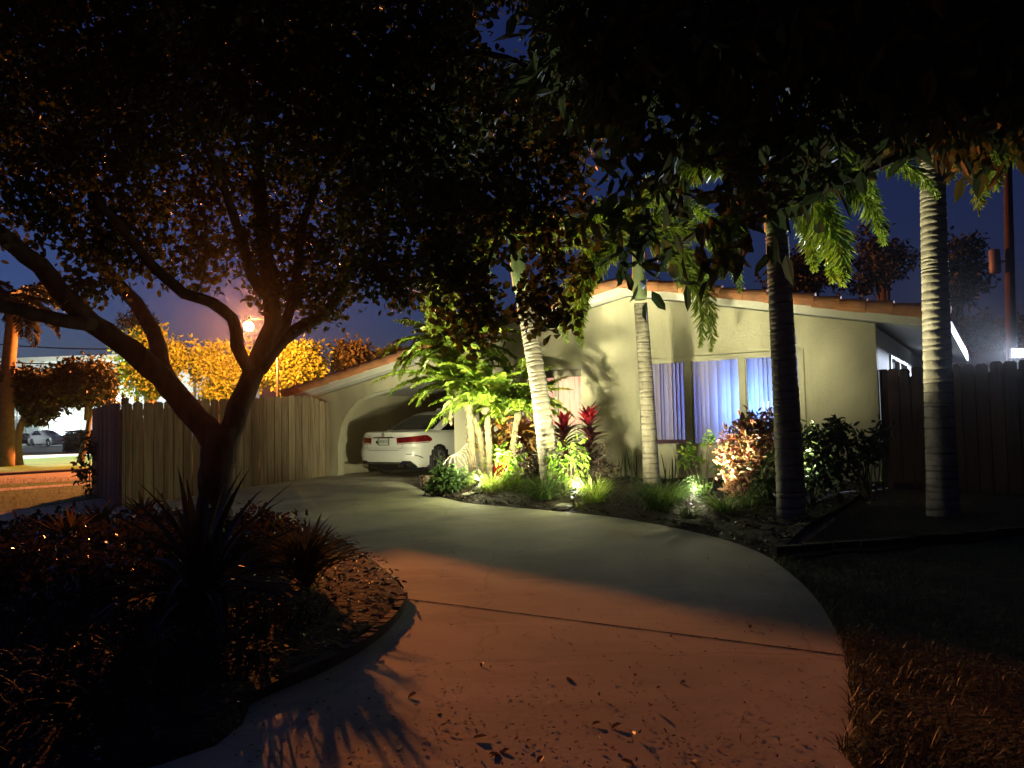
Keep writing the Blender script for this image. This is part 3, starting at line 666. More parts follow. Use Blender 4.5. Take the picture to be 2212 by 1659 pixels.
for k in range(34):  # foliage overhead and behind the viewer, added to block sky light
    clump(crown, V(rng.uniform(-3.2, 7.5), rng.uniform(-4.5, 2.2), rng.uniform(4.3, 5.6)), (1.1, 1.1, .45), 70, 6, .22, .085, .16, droop=.5, fold=.2, upb=.8)
for c_ in [(.5, 5, 6.0), (2, 5.5, 6.2), (3.6, 6, 6.4), (1, 7.5, 7.4), (2.6, 7.6, 7.4), (4.2, 8, 7.6), (5.6, 7, 7.2), (.2, 9.4, 8.6), (2, 9.6, 8.8), (3.8, 9.8, 8.8), (6.5, 9, 8.4), (-1, 4, 5.8), (-2.4, 4.6, 6.2), (-1.2, 6.5, 7)]:  # unseen foliage above the frame, added to keep skylight off the driveway
    clump(crown, V(*c_), (1.15, 1.15, .5), 60, 6, .22, .085, .16, droop=.5, fold=.2, upb=.8)
for c_ in [(5.6, 3.4, 4.6), (4.6, 5, 4.9), (6.6, 5.4, 4.8), (6.8, 3.6, 4.8), (8, 6, 5)]:  # same added overhead cover, out of frame above the lawn
    clump(crown, V(*c_), (1.0, 1.0, .45), 70, 6, .22, .085, .16, droop=.5, fold=.2, upb=.8)
crown.build('crown', L_mag, otree)

# ---- palms
def frond_curve(o, az, el0, el1, L, n=14, wob=0.0):
    p = [V(*o)]; 
    for i in range(n):
        t = i / (n - 1); e = el0 + (el1 - el0) * (t ** .8); a = az + wob * t
        p.append(p[-1] + V(math.cos(e) * math.cos(a), math.cos(e) * math.sin(a), math.sin(e)) * (L / n))
    return np.array(p)
def fox_frond(o, az, el0, el1, L, parent, lod=1.0):
    mb = MB(); c = frond_curve(o, az, el0, el1, L, 16, rng.uniform(-.3, .3)); mb.tube(c, np.linspace(.022, .004, len(c)), 6, cap=False)
    n = int(62 * lod); ts = np.linspace(.10, 1, n); q = polyline(c, 200); idx = (ts * 199).astype(int)
    base = q[idx]; tg = q[np.minimum(idx + 2, 199)] - q[np.maximum(idx - 2, 0)]; tg /= np.linalg.norm(tg, axis=1)[:, None]
    a = np.cross(tg, V(0, 0, 1)); a /= np.linalg.norm(a, axis=1)[:, None] + 1e-6; b = np.cross(a, tg)
    for k in range(5):
        ph = rng.uniform(0, 6.28, n) * .35 + k * 6.28 / 5 + np.arange(n) * .5
        rad = a * np.cos(ph)[:, None] + b * np.sin(ph)[:, None]
        ax = rad * .8 + tg * rng.uniform(.5, .9, n)[:, None] + V(0, 0, -.22)
        ln = .34 * np.sin(np.clip(ts * 2.7 + .35, 0, 3.0)) ** .6 * rng.uniform(.8, 1.15, n) * (1.12 - .35 * ts)
        mb.leaves(base, ax, rng.normal(size=(n, 3)) * .4 + b, ln, .024, .15, .12)
    return mb.build('frond', L_fox, parent)
def foxtail(label, base, top, rad, shaft_h, fronds, rmid=1.0):
    t0 = thing('foxtail_palm', label, 'palm tree', base, group='foxtail palms along the planting bed')
    base = np.array(base, float); top = np.array(top, float); h = top[2] - base[2]
    mid = base + (top - base) * .5 + (V(top[0] - base[0], top[1] - base[1], 0)) * -.12
    ctrl = smoothline([base + V(0, 0, -.1), base + V(0, 0, .12), mid, top], 60)
    zz = [0]; st = []
    # ring positions
    z = 0; sp = []
    while z < 1: 
        g_ = rng.uniform(.045, .13) * (1.25 - .6 * z) / h * (1 if rng.random() > .15 else .6); z += g_; sp.append(z)
    ts = []; rr = []; at = []; pt = 0
    for s_ in sp:
        if s_ > 1: break
        for f_, dr, a_ in ((.02, -.02, 1), (.12, .03, .1), (.5, .012, 0), (.88, .0, 0), (.97, -.03, 1)):
            t = pt + (s_ - pt) * f_; ts.append(t); r_ = rad * (1.12 - .24 * t + .16 * math.exp(-t * h / .22)) * (1 + dr * rng.uniform(.5, 1.3)); rr.append(r_); at.append(a_ * (.15 + .85 * rng.random() ** .8))
        pt = s_
    q = polyline(ctrl, 400); pts = q[(np.array(ts) * 399).astype(int)] * 1.0
    # exact interpolation to keep rings crisp
    fi = np.array(ts) * 399; lo = np.floor(fi).astype(int); hi = np.minimum(lo + 1, 399); fr_ = (fi - lo)[:, None]; pts = q[lo] * (1 - fr_) + q[hi] * fr_
    tm = MB().tube(pts, rr, 26, at=at, jit=.010); vv_ = tm.v[-1].reshape(len(pts), 26, 3); th_ = np.arange(26) * 2 * math.pi / 26
    for i in range(len(pts)):
        if i % 5 == 0: am, ph, a2, p2 = rng.uniform(.004, .02), rng.uniform(0, 6.28), rng.uniform(0, .008), rng.uniform(0, 6.28)
        vv_[i, :, 2] += am * np.sin(th_ + ph) + a2 * np.sin(3 * th_ + p2)
    tm.build('trunk', M_fox, t0, smooth=True)
    d = (top - mid); d /= np.linalg.norm(d)
    MB().tube([top - d * .02, top + d * .05, top + d * shaft_h * .3, top + d * shaft_h * .8, top + d * shaft_h], [rad * .80, rad * .98, rad * .95, rad * .62, rad * .42], 18).build('crownshaft', M_shaft, t0, smooth=True)
    ct = top + d * shaft_h * .92
    for (az, e0, e1, L_) in fronds: fox_frond(ct, R(az), R(e0), R(e1), L_, t0)
    return t0
foxtail('foxtail palm leaning left beside the pink curtained window', Gd(1186, 13.3), P(1128, 630, 13.6), .152, 1.25,
        [(185, 5, -97, 2.7), (215, -10, -97, 2.6), (200, 12, -97, 2.8), (240, 0, -97, 2.4), (170, -5, -97, 2.4), (300, 20, -80, 1.9), (160, 55, -60, 2.3), (90, 60, -50, 2.2), (20, 50, -70, 2.2), (340, 35, -80, 2.1), (265, 60, -40, 2.1), (120, 35, -80, 2.1)])
foxtail('foxtail palm with upright trunk at left edge of the big blinds window', Gd(1402, 13.6), P(1383, 645, 13.6), .130, 1.1,
        [(182, -12, -100, 2.35), (200, 45, -85, 2.5), (2, -2, -100, 2.65), (350, -12, -100, 2.4), (198, -5, -100, 2.4), (170, 5, -99, 2.5), (340, 40, -85, 2.5), (20, 55, -60, 2.3), (160, 62, -50, 2.3), (90, 70, -30, 2.2), (270, 65, -20, 1.9), (230, 62, -55, 2.1), (310, 60, -55, 2.1), (180, 20, -88, 1.7), (355, 18, -90, 1.8)])
foxtail('foxtail palm with dark trunk lit only along its left edge', Gd(1700, 9.45), P(1678, 505, 9.5), .152, .72,
        [(180, -15, -95, 1.5), (0, -10, -95, 1.7), (205, -10, -95, 1.5), (20, 0, -95, 1.7), (20, 55, -60, 2.2), (160, 55, -60, 2.2), (60, 60, -60, 2.2), (340, 50, -60, 2.2), (120, 62, -40, 2.2), (200, 60, -50, 2.2), (10, 40, -80, 2.0), (40, 15, -85, 1.7)])
foxtail('tallest foxtail palm, rightmost trunk lit bright on its left side', Gd(2024, 9.7), P(2012, 285, 9.75), .160, .75,
        [(178, 0, -97, 2.5), (195, 10, -97, 2.8), (160, 5, -95, 2.5), (10, -15, -95, 1.8), (30, 5, -92, 2.0), (215, 5, -96, 2.5), (345, 35, -80, 2.1), (60, 50, -60, 2.2), (130, 55, -50, 2.2), (210, 50, -60, 2.2), (330, 55, -50, 2.1)])

def date_frond(mb, o, az, el0, el1, L, lw=.26, ww=.006, n=48):
    c = frond_curve(o, az, el0, el1, L, 14, rng.uniform(-.25, .25)); mb.tube(c, np.linspace(.011, .003, len(c)), 5, cap=False)
    ts = np.linspace(.16, 1, n); q = polyline(c, 200); idx = (ts * 199).astype(int); base = q[idx]
    tg = q[np.minimum(idx + 2, 199)] - q[np.maximum(idx - 2, 0)]; tg /= np.linalg.norm(tg, axis=1)[:, None]
    a = np.cross(tg, V(0, 0, 1)); a /= np.linalg.norm(a, axis=1)[:, None] + 1e-6; b = np.cross(a, tg)
    for s_ in (-1, 1):
        ax = a * s_ * .85 + tg * .65 + b * rng.uniform(.0, .3, n)[:, None] + V(0, 0, -.15)
        ln = lw * np.sin(np.clip(ts * 2.6 + .45, 0, 3.02)) ** .55 * rng.uniform(.85, 1.1, n)
        mb.leaves(base, ax + rng.normal(size=(n, 3)) * .10, b + rng.normal(size=(n, 3)) * .25, ln, ww, .1, .32)
def date_palm(label, path, r0, r1, nf, L, dirs=None, lw=.2, dead=0):
    t0 = thing('pygmy_date_palm', label, 'palm tree', path[0], group='pygmy date palms by the carport post')
    p = smoothline(path, 30); mb = MB(); rad = np.linspace(r0, r1, 30) * (1 + .12 * np.sin(np.arange(30) * 2.6)); rad[-6:] *= np.linspace(1, 1.5, 6)
    mb.tube(p, rad, 12, jit=.12)
    # leaf-base boots
    bm_ = mb
    for i in range(46):
        t = rng.uniform(.05, 1); k = int(t * 29); a_ = rng.uniform(0, 6.28); dr = V(math.cos(a_), math.sin(a_), .9); 
        bm_.tube([p[k] + V(math.cos(a_), math.sin(a_), 0) * rad[k] * .9, p[k] + V(math.cos(a_), math.sin(a_), 0) * rad[k] * 1.15 + V(0, 0, .05)], [.018, .008], 5)
    mb.build('trunk', M_date, t0, smooth=True)
    top = p[-1]
    for i in range(nf):
        az = i * 2.399 + rng.uniform(-.2, .2); t = i / nf; mb = MB()
        date_frond(mb, top + V(0, 0, .03), az, R(83 - 58 * t + rng.uniform(-6, 6)), R(28 - 92 * t + rng.uniform(-12, 12)), L * rng.uniform(.85, 1.12), lw)
        mb.build('frond', L_date, t0)
    for (az, e0, e1, L_) in (dirs or []):
        mb = MB(); date_frond(mb, top, R(az), R(e0), R(e1), L_, lw); mb.build('frond', L_date, t0)
    for k in range(dead):
        mb = MB(); date_frond(mb, top, R(190 + 60 * k), R(-40), R(-95), .8, .1); mb.build('dead_frond', M_twig, t0)
date_palm('pygmy date palm with thin trunk curving left in front of the carport post', [Gd(1042, 15.3), P(1036, 940, 15.3), P(1012, 890, 15.3), P(985, 840, 15.3)], .075, .055, 26, 1.25, [(185, 48, -30, 1.85), (172, 42, -40, 1.6)], dead=2)
date_palm('middle pygmy date palm with shaggy brown collar below its fronds', [Gd(1054, 15.0), P(1056, 960, 15.0), P(1050, 880, 15.0)], .075, .062, 34, 1.3)
date_palm('rightmost pygmy date palm, short one next to the leaning foxtail trunk', [Gd(1104, 15.1), P(1110, 950, 15.1), P(1120, 892, 15.1)], .068, .055, 28, 1.15)
date_palm('tallest pygmy date palm, pale fronds arching above the carport roof edge', [Gd(1018, 15.2), P(1012, 880, 15.2), P(985, 765, 15.3)], .085, .065, 30, 1.5, [(190, 60, -50, 1.7), (170, 50, -60, 1.6), (200, 35, -70, 1.5)], lw=.26)

# ---- low planting along the bed
def z_at(x, y): return hz(x, y) + .10
def B(x, d):            # bed surface point below pixel column x at depth d
    X = (x - CX) / FPX * d; return V(X, d, z_at(X, d))
def grass_clump(label, p, r, h, n, m=L_grass, name='liriope_clump', cat='ornamental grass', grp='strap-leaf grass clumps edging the bed'):
    a = rng.uniform(0, 6.28, n); rr = r * .3 * np.sqrt(rng.uniform(0, 1, n)); pos = p + np.stack([rr * np.cos(a), rr * np.sin(a), 0 * a], 1)
    o = MB().blades(pos, a + rng.normal(size=n) * .4, rng.uniform(.9, 1.5, n), rng.uniform(1.2, 2.6, n), h * rng.uniform(.75, 1.3, n), rng.uniform(.011, .018, n), 6, keel=.08).build(name, m)
    return tag(o, label, cat, grp)
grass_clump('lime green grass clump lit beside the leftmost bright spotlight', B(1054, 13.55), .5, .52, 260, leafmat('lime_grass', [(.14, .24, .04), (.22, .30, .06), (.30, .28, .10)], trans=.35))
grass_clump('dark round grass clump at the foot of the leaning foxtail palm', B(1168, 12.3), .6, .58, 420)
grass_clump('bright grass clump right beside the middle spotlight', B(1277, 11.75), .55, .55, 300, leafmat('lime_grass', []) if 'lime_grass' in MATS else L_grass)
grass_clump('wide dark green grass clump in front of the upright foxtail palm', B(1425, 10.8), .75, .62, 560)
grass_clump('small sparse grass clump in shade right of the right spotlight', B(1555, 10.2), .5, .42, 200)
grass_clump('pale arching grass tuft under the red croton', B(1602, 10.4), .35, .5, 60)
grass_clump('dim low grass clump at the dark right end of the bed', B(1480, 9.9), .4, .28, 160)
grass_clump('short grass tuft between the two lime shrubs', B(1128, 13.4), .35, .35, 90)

def shrub(name, label, cat, p, stems, leaf, L, W, n_tw, per, tw_r, clumps, mstem=M_twig, grp=None, droop=.3):
    """stems from the base to clump centres, foliage sprays on top"""
    t0 = thing(name, label, cat, p, group=grp); sm = MB(); fo = MB()
    for (dx, dy, h, r, k) in clumps:
        c = p + V(dx, dy, h); b = p + V(dx * .15, dy * .15, -.03)
        if stems: sm.tube(smoothline([b, b + (c - b) * .5 + rng.normal(size=3) * .04, c], 8), np.linspace(stems, stems * .5, 8), 6)
        clump(fo, c, r, int(n_tw * k), per, L, W, tw_r, droop)
    if stems: sm.build('stem', mstem, t0, smooth=True)
    fo.build('foliage', leaf, t0); return t0
p = B(1096, 13.6)
shrub('lime_shrub', 'lime green leggy shrub leaning left near the red pot', 'shrub', p, .010, L_lime, .13, .05, 8, 5, .12, [(.02, 0, .62, .20, 1), (-.10, 0, .48, .14, .7), (.14, .05, .55, .12, .6), (.06, -.05, .28, .16, .7), (.12, -.05, .14, .12, .5)], droop=.6)
p = B(1222, 12.9)
shrub('lime_shrub', 'taller lime green leggy shrub directly behind the middle spotlight', 'shrub', p, .010, L_lime, .125, .05, 8, 5, .12, [(.02, 0, .78, .14, .8), (-.14, 0, .60, .17, 1), (.10, 0, .62, .17, 1), (.0, -.05, .42, .20, 1), (.30, .0, .50, .11, .5), (-.20, .02, .36, .12, .5)], droop=.6)
p = B(965, 14.3)
shrub('leafy_bush', 'dark green leafy bush at the driveway corner in front of the carport post', 'bush', p, .012, leafmat('bush_leaf', [(.05, .10, .025), (.08, .15, .04), (.12, .2, .06)], trans=.3), .11, .05, 26, 8, .11, [(0, -.1, .18, .2, 1.2), (-.2, -.1, .1, .16, .9), (.2, 0, .14, .18, 1), (.1, -.25, .08, .16, 1), (-.05, 0, .28, .14, .8)])
n = 26; a = rng.uniform(2.2, 4.2, n)
tag(MB().blades(np.repeat([B(968, 14.5)], n, 0), a, rng.uniform(.8, 1.4, n), rng.uniform(1.6, 2.6, n), rng.uniform(.45, .7, n), .035, 7).build('spider_plant', L_lime), 'arching pale strap leaves rising out of the dark bush at the driveway corner', 'plant')
# bare arching stems
mb = MB()
for k in range(6):
    b = B(1010 + 4 * k, 15.1); e0_ = b + V(-.55 + .12 * k, -.1, .05); mb.tube(smoothline([b, b + V(-.12, 0, .5 + .06 * k), b + V(-.35, -.05, .55), e0_ + V(0, 0, .25)], 12), np.linspace(.011, .004, 12), 5)
tag(mb.build('bare_stems', M_twig), 'bare arching tan stems bending over the bed by the post', 'plant')
# orange croton behind the date palms, red pot
p = B(1085, 15.8)
shrub('bronze_croton', 'orange and bronze croton bush behind the pygmy date palm trunks', 'shrub', p, .014, leafmat('croton_orange', [(.28, .10, .03), (.36, .16, .04), (.20, .16, .03), (.14, .05, .02)], trans=.3), .22, .085, 18, 6, .14, [(0, 0, .95, .28, 1), (-.25, 0, .75, .25, .8), (.3, 0, .85, .28, 1), (.55, .1, .75, .25, .8), (.1, -.1, .6, .25, .8)])
p = B(1074, 15.25)
pot = thing('plant_pot', 'glazed dark red flower pot between the date palm trunks', 'pot', p)
prof = [(.02, 0), (.15, 0), (.19, .1), (.215, .22), (.21, .32), (.235, .33), (.235, .37), (.20, .37), (.195, .33)]
def lathe(mb, c, prof, n=28):
    mb.grid([[c + V(r * math.cos(t), r * math.sin(t), z) for r, z in prof] for t in np.linspace(0, 2 * math.pi, n)]); return mb
lathe(MB(), p, prof).build('pot_body', mat('red_glaze', (.22, .012, .012), rough=.15, coat=.6), pot, smooth=True)
lathe(MB(), p, [(0, .31), (.196, .31)]).build('potting_soil', M_soil, pot)
shrub('potted_plant', 'round green plant growing in the dark red pot', 'plant', p + V(0, 0, .33), .006, L_lime, .10, .06, 22, 6, .1, [(0, 0, .16, .2, 1.2), (.12, 0, .1, .15, .8), (-.12, 0, .12, .15, .8)])
p = B(1140, 14.0)
shrub('dark_croton', 'dark purple leafy bush low behind the leaning foxtail palm', 'shrub', p, .01, leafmat('purple_leaf', [(.05, .03, .03), (.08, .045, .035), (.05, .06, .025)], trans=.15), .10, .045, 22, 6, .11, [(0, 0, .55, .28, 1.2), (-.2, 0, .35, .22, 1), (.15, 0, .3, .25, 1)])
# red ti plants
def ti_plant(label, p, h, tiers):
    t0 = thing('ti_plant', label, 'plant', p, group='red ti plants under the pink window')
    MB().tube([p, p + V(.01, 0, h * .5), p + V(0, 0, h * .86)], [.02, .017, .012], 7).build('stem', M_twig, t0, smooth=True)
    lo = MB(); n = 62; t = rng.uniform(0, 1, n); a = np.arange(n) * 2.4
    wp = lambda t: math.sin(math.pi * min(1, t * .93 + .07)) ** .7
    lo.blades(p + np.stack([0 * t, 0 * t, h * (.22 + .55 * t)], 1), a, .55 + .4 * t, 1.3 - .4 * t, rng.uniform(.34, .48, n), rng.uniform(.075, .105, n), 6, keel=.15, wp=wp)
    lo.build('leaves', L_ti, t0)
    hi = MB(); n = 24; t = rng.uniform(0, 1, n); a = np.arange(n) * 2.4
    hi.blades(p + np.stack([0 * t, 0 * t, h * (.76 + .1 * t)], 1), a, .95 + .45 * t, .5, rng.uniform(.28, .42, n), rng.uniform(.075, .1, n), 6, keel=.15, wp=wp)
    hi.build('top_leaves', L_tired, t0)
ti_plant('red-topped ti plant, the shorter one next to the leaning foxtail trunk', B(1216, 14.2), 1.22, 3)
ti_plant('red-topped ti plant, the taller one on the right of the pair', B(1270, 14.0), 1.36, 3)
p = B(1290, 13.6)
shrub('purple_shrub', 'dull purple low shrub at the foot of the taller red ti plant', 'shrub', p, .01, leafmat('purple_leaf', []), .09, .04, 20, 6, .1, [(0, 0, .5, .22, 1), (-.15, 0, .35, .2, 1), (.12, 0, .25, .2, 1)])
# snake plants
def snake(label, x0, x1, d, n, h):
    xs_ = rng.uniform(x0, x1, n); pos = np.array([B(x, d + rng.uniform(-.15, .25)) for x in xs_])
    o = MB().blades(pos, rng.uniform(0, 6.28, n), rng.uniform(1.38, 1.56, n), rng.uniform(-.05, .12, n), h * rng.uniform(.5, 1.2, n), rng.uniform(.03, .05, n), 5, keel=.25, wp=lambda t: (1 - t ** 3) * (.75 + .5 * t)).build('snake_plant', L_dark)
    tag(o, label, 'plant', 'snake plants against the wall')
snake('upright snake plant spears against the wall left of the upright foxtail palm', 1318, 1372, 14.3, 9, .62)
snake('upright snake plant spears under the big window, right of the palm trunk', 1428, 1462, 14.0, 8, .62)
snake('dim snake plant spears against the wall near the house corner', 1838, 1905, 11.4, 14, .75)
# frangipani-like sparse shrub
p = B(1515, 12.0); 
t0 = thing('sparse_shrub', 'sparse shrub with bare forked stems and few green leaf tips below the window', 'shrub', p); sm = MB(); fo = MB()
for (dx, h) in [(-.28, .58), (-.18, .66), (-.04, .5), (.06, .78), (.1, .85), (.28, .62), (.22, .4), (-.34, .5)]:
    c = p + V(dx, rng.uniform(-.12, .12), h); q = smoothline([p + V(dx * .2, 0, 0), p + V(dx * .65, 0, h * .55), c], 8); sm.tube(q, np.linspace(.014, .007, 8), 6)
    clump(fo, c + V(0, 0, .03), .07, 5, 4, .10, .035, .05, droop=-.3)
sm.build('stem', M_twig, t0, smooth=True); fo.build('foliage', L_lime, t0)
# red croton
p = B(1622, 10.9)
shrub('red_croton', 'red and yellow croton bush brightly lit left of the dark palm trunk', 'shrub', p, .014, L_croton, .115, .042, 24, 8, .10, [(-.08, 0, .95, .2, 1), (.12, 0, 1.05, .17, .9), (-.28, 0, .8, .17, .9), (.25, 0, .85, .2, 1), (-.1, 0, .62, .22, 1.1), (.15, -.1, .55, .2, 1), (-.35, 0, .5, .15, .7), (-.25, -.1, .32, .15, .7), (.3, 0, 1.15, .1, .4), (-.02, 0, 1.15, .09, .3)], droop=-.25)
p = B(1668, 10.6)
shrub('green_shrub', 'green leafy shrub between the red croton and the dark palm trunk', 'shrub', p, .01, L_dark, .11, .055, 20, 6, .1, [(-.12, 0, .45, .2, 1), (.05, -.1, .6, .16, .9), (-.2, -.1, .22, .2, 1), (.1, 0, .25, .2, 1)])
p = B(1745, 10.6)
shrub('dark_shrub', 'dark knobbly shrub just right of the dark palm trunk', 'shrub', p, .014, L_dark, .09, .05, 22, 7, .08, [(.0, 0, .95, .13, .8), (-.1, 0, .75, .16, 1), (.1, 0, .7, .16, 1), (0, 0, .45, .26, 1.4), (.15, 0, .3, .25, 1.2), (-.2, 0, .3, .2, 1)], droop=-.3)
p = B(1795, 10.9)
shrub('dark_shrub', 'dark knobbly shrub silhouetted on the wall, right of its twin', 'shrub', p, .014, L_dark, .09, .05, 22, 7, .08, [(-.1, 0, .85, .13, .8), (.05, 0, 1.02, .12, .8), (.12, 0, .85, .13, .8), (-.08, 0, .6, .18, 1), (.02, 0, .35, .26, 1.4)], droop=-.3)
p = B(1872, 10.9)
shrub('dim_shrub', 'dim leafy shrub on slanting stems at the foot of the house corner', 'shrub', p, .012, L_dark, .13, .05, 14, 6, .1, [(-.12, 0, .75, .16, 1), (.12, 0, .85, .16, 1), (.05, 0, .6, .16, .8), (-.25, 0, .5, .14, .7)])

# mulch chips in both beds, leaf litter on concrete
def chips(name, pts, L, W, m, label=None):
    n = len(pts); ax = unit(n) * V(1, 1, .25); nr = rng.normal(size=(n, 3)) * .35 + V(0, 0, 1)
    return tag(MB().leaves(pts, ax, nr, L * rng.uniform(.5, 1.4, n), W * rng.uniform(.6, 1.3, n), .15, .12).build(name, m), label, None, None, 'stuff')
M_chip = leafmat('mulch_chip', [(.03, .02, .014), (.05, .034, .022), (.09, .06, .04)], rough=.42, trans=.0)
pts = []
ip = np.array(isl_s)[:, :2]
for k in range(5200):
    i = rng.integers(0, len(ip)); p_ = isl_c[:2] + (ip[i] - isl_c[:2]) * math.sqrt(rng.uniform(.02, .99)); kk = np.linalg.norm(p_ - isl_c[:2]) / np.linalg.norm(ip[i] - isl_c[:2])
    pts.append((p_[0], p_[1], .075 + .16 * max(0, 1 - kk) ** .6 + rng.uniform(0, .012)))
chips('island_mulch', np.array(pts), .05, .022, M_chip, 'bark mulch and dry leaves covering the island bed')
pts = []
for k in range(5200):
    i = int(rng.uniform(0, 59)); t = rng.uniform(.02, .95) ** 1.3; j = min(12, int(t * 13)); a = np.array(bed_rows[i][j]); b = np.array(bed_rows[i + 1][j + 1]); q = a + (b - a) * V(rng.random(), rng.random(), .5); q[2] += .02; pts.append(q)
chips('bed_mulch', np.array(pts), .06, .025, M_chip, 'bark mulch covering the planting bed by the house')
M_lit = leafmat('dry_leaf', [(.10, .06, .03), (.20, .13, .07), (.38, .28, .17)], rough=.5, trans=.1)
pts = []
while len(pts) < 1200:
    x, y = rng.uniform(300, 1830), rng.uniform(1180, 1680)
    if rng.random() > .25 + .75 * (y - 1180) / 480: continue
    q = G(x, y)
    if q[0] > np.interp(q[1], law[::-1, 1], law[::-1, 0]) - .05: continue
    if abs(q[0]) > 6: continue
    d_ = (q - isl_c)[:2]; 
    pts.append((q[0], q[1], .008))
pts = np.array(pts)
chips('leaf_litter', pts, .021, .0085, M_lit, 'small dry leaves scattered over the driveway')
big = np.array([G(x, y) + V(0, 0, .012) for x, y in [(1010, 1598), (1100, 1620), (1300, 1565), (1355, 1570), (1470, 1640), (1490, 1475), (1415, 1530), (1210, 1478), (1365, 1583), (940, 1540), (1085, 1640), (1145, 1655), (1530, 1205), (1105, 1245), (1405, 1160), (1600, 1360), (1340, 1650), (880, 1500), (1040, 1440)]])
for q in big:
    n = 1; a_ = unit(n) * V(1, 1, .3)
    o = MB().leaves(np.repeat([q], n, 0) + rng.normal(size=(n, 3)) * V(.03, .03, .004), a_, rng.normal(size=(n, 3)) * .3 + V(0, 0, 1), rng.uniform(.045, .075), .026, .2, .2).build('fallen_leaf', M_lit)
    tag(o, 'curled brown fallen leaf lying on the concrete driveway', 'leaf', 'larger fallen leaves on the driveway')
# grass blades on the right lawn
n = 15000; t = rng.uniform(0, 1, n); yy = 1.8 + 8.5 * t ** 1.5; xe = np.interp(yy, law[::-1, 1], law[::-1, 0]); xx = xe + .01 + (rng.uniform(0, 1, n) ** 1.6) * (1.0 + yy * .35)
L_lg = leafmat('lawn_blade', [(.025, .03, .012), (.04, .042, .018), (.08, .06, .03)], rough=.5, trans=.25)
o = MB().blades(np.stack([xx, yy, np.array([hz(a, b) for a, b in zip(xx, yy)]) + .01], 1), rng.uniform(0, 6.28, n), rng.uniform(.5, 1.5, n), rng.uniform(.2, 1.4, n), rng.uniform(.05, .11, n), rng.uniform(.005, .009, n), 3).build('lawn_grass', L_lg)
tag(o, 'rough dark lawn grass along the right driveway edge', None, None, 'stuff')
# street verge grass tufts for the front lawn at far left
n = 9000; xx = rng.uniform(-22, -7.5, n); yy = rng.uniform(14.5, 24, n); keep = yy > 13.9 + (-xx - 7) * -.05 + .6
o = MB().blades(np.stack([xx, yy, 0 * xx + .0], 1)[keep], rng.uniform(0, 6.28, keep.sum()), rng.uniform(.8, 1.5, keep.sum()), .5, rng.uniform(.04, .08, keep.sum()), .012, 2).build('front_lawn_grass', leafmat('verge_blade', [(.10, .15, .04), (.16, .2, .06)], trans=.3))
tag(o, 'short grass of the lawn left of the fence', None, None, 'stuff')

# ---- island bed plants
def I(x, d): X = (x - CX) / FPX * d; return V(X, d, .16)
def agave(label, p, n, L, W, name='agave'):
    a = np.arange(n) * 2.399; t = np.arange(n) / n
    wp = lambda t: (.75 + .9 * t * (1 - t)) * (1 - t ** 2.2)
    o = MB().blades(np.repeat([p], n, 0) + rng.normal(size=(n, 3)) * .02, a, 1.45 - 1.15 * t + rng.normal(size=n) * .06, .3 + 1.5 * t, L * (.9 + .25 * rng.random(n)), W, 9, keel=.28, wp=wp).build(name, L_agave, smooth=True)
    return tag(o, label, 'agave')
agave('large dark agave with arching pointed leaves in front of the forked tree', I(432, 5.5) + V(0, 0, .02), 38, .95, .085)
n = 130; a = rng.uniform(0, 6.28, n)
tag(MB().blades(np.repeat([I(657, 6.4)], n, 0) + rng.normal(size=(n, 3)) * .04, a, rng.uniform(.5, 1.45, n), rng.uniform(.5, 1.3, n), rng.uniform(.42, .62, n), rng.uniform(.03, .045, n), 6, keel=.25, wp=lambda t: (.8 + .5 * t) * (1 - t ** 3)).build('spiky_plant', leafmat('spiky_leaf', [(.06, .07, .025), (.10, .10, .035)], rough=.3, trans=.15)), 'round spiky strap-leaved plant right of the tree trunk in the island bed', 'plant')
cl = lambda s: [(-.35 * s, 0, .14, V(.3 * s, .3 * s, .16), 1), (.35 * s, .05, .13, V(.3 * s, .3 * s, .16), 1), (0, 0, .19, V(.32 * s, .32 * s, .17), 1.2), (.1 * s, -.3 * s, .1, V(.3 * s, .3 * s, .14), 1), (-.2 * s, -.35 * s, .1, V(.28 * s, .28 * s, .14), 1)]
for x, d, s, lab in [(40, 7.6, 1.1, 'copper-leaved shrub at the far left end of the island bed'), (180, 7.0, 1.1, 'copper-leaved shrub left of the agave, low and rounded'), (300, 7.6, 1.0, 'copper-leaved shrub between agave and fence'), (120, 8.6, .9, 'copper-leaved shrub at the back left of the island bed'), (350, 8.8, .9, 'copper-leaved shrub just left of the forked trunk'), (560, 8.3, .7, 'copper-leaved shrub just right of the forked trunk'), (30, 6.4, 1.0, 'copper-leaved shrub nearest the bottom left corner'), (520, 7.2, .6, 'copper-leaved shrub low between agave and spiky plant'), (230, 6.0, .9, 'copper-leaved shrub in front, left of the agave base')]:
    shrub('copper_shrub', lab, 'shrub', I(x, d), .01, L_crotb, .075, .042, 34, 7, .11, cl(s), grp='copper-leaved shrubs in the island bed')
for x, d, lab in [(215, 8.7, 'bromeliad rosette at left of the island bed'), (310, 9.3, 'bromeliad rosette near the fence base'), (150, 7.6, 'bromeliad rosette with glinting leaf among copper shrubs')]:
    n = 26; a = np.arange(n) * 2.4
    tag(MB().blades(np.repeat([I(x, d) + V(0, 0, .12)], n, 0), a, rng.uniform(.5, 1.35, n), rng.uniform(.2, .9, n), rng.uniform(.35, .5, n), .05, 6, keel=.3, wp=lambda t: (1 - t ** 2.5)).build('bromeliad', leafmat('brom_leaf', [(.12, .07, .03), (.18, .10, .035), (.09, .09, .03)], rough=.3, trans=.25)), lab, 'bromeliad', 'bromeliads in the island bed')
p = G(190, 1072)
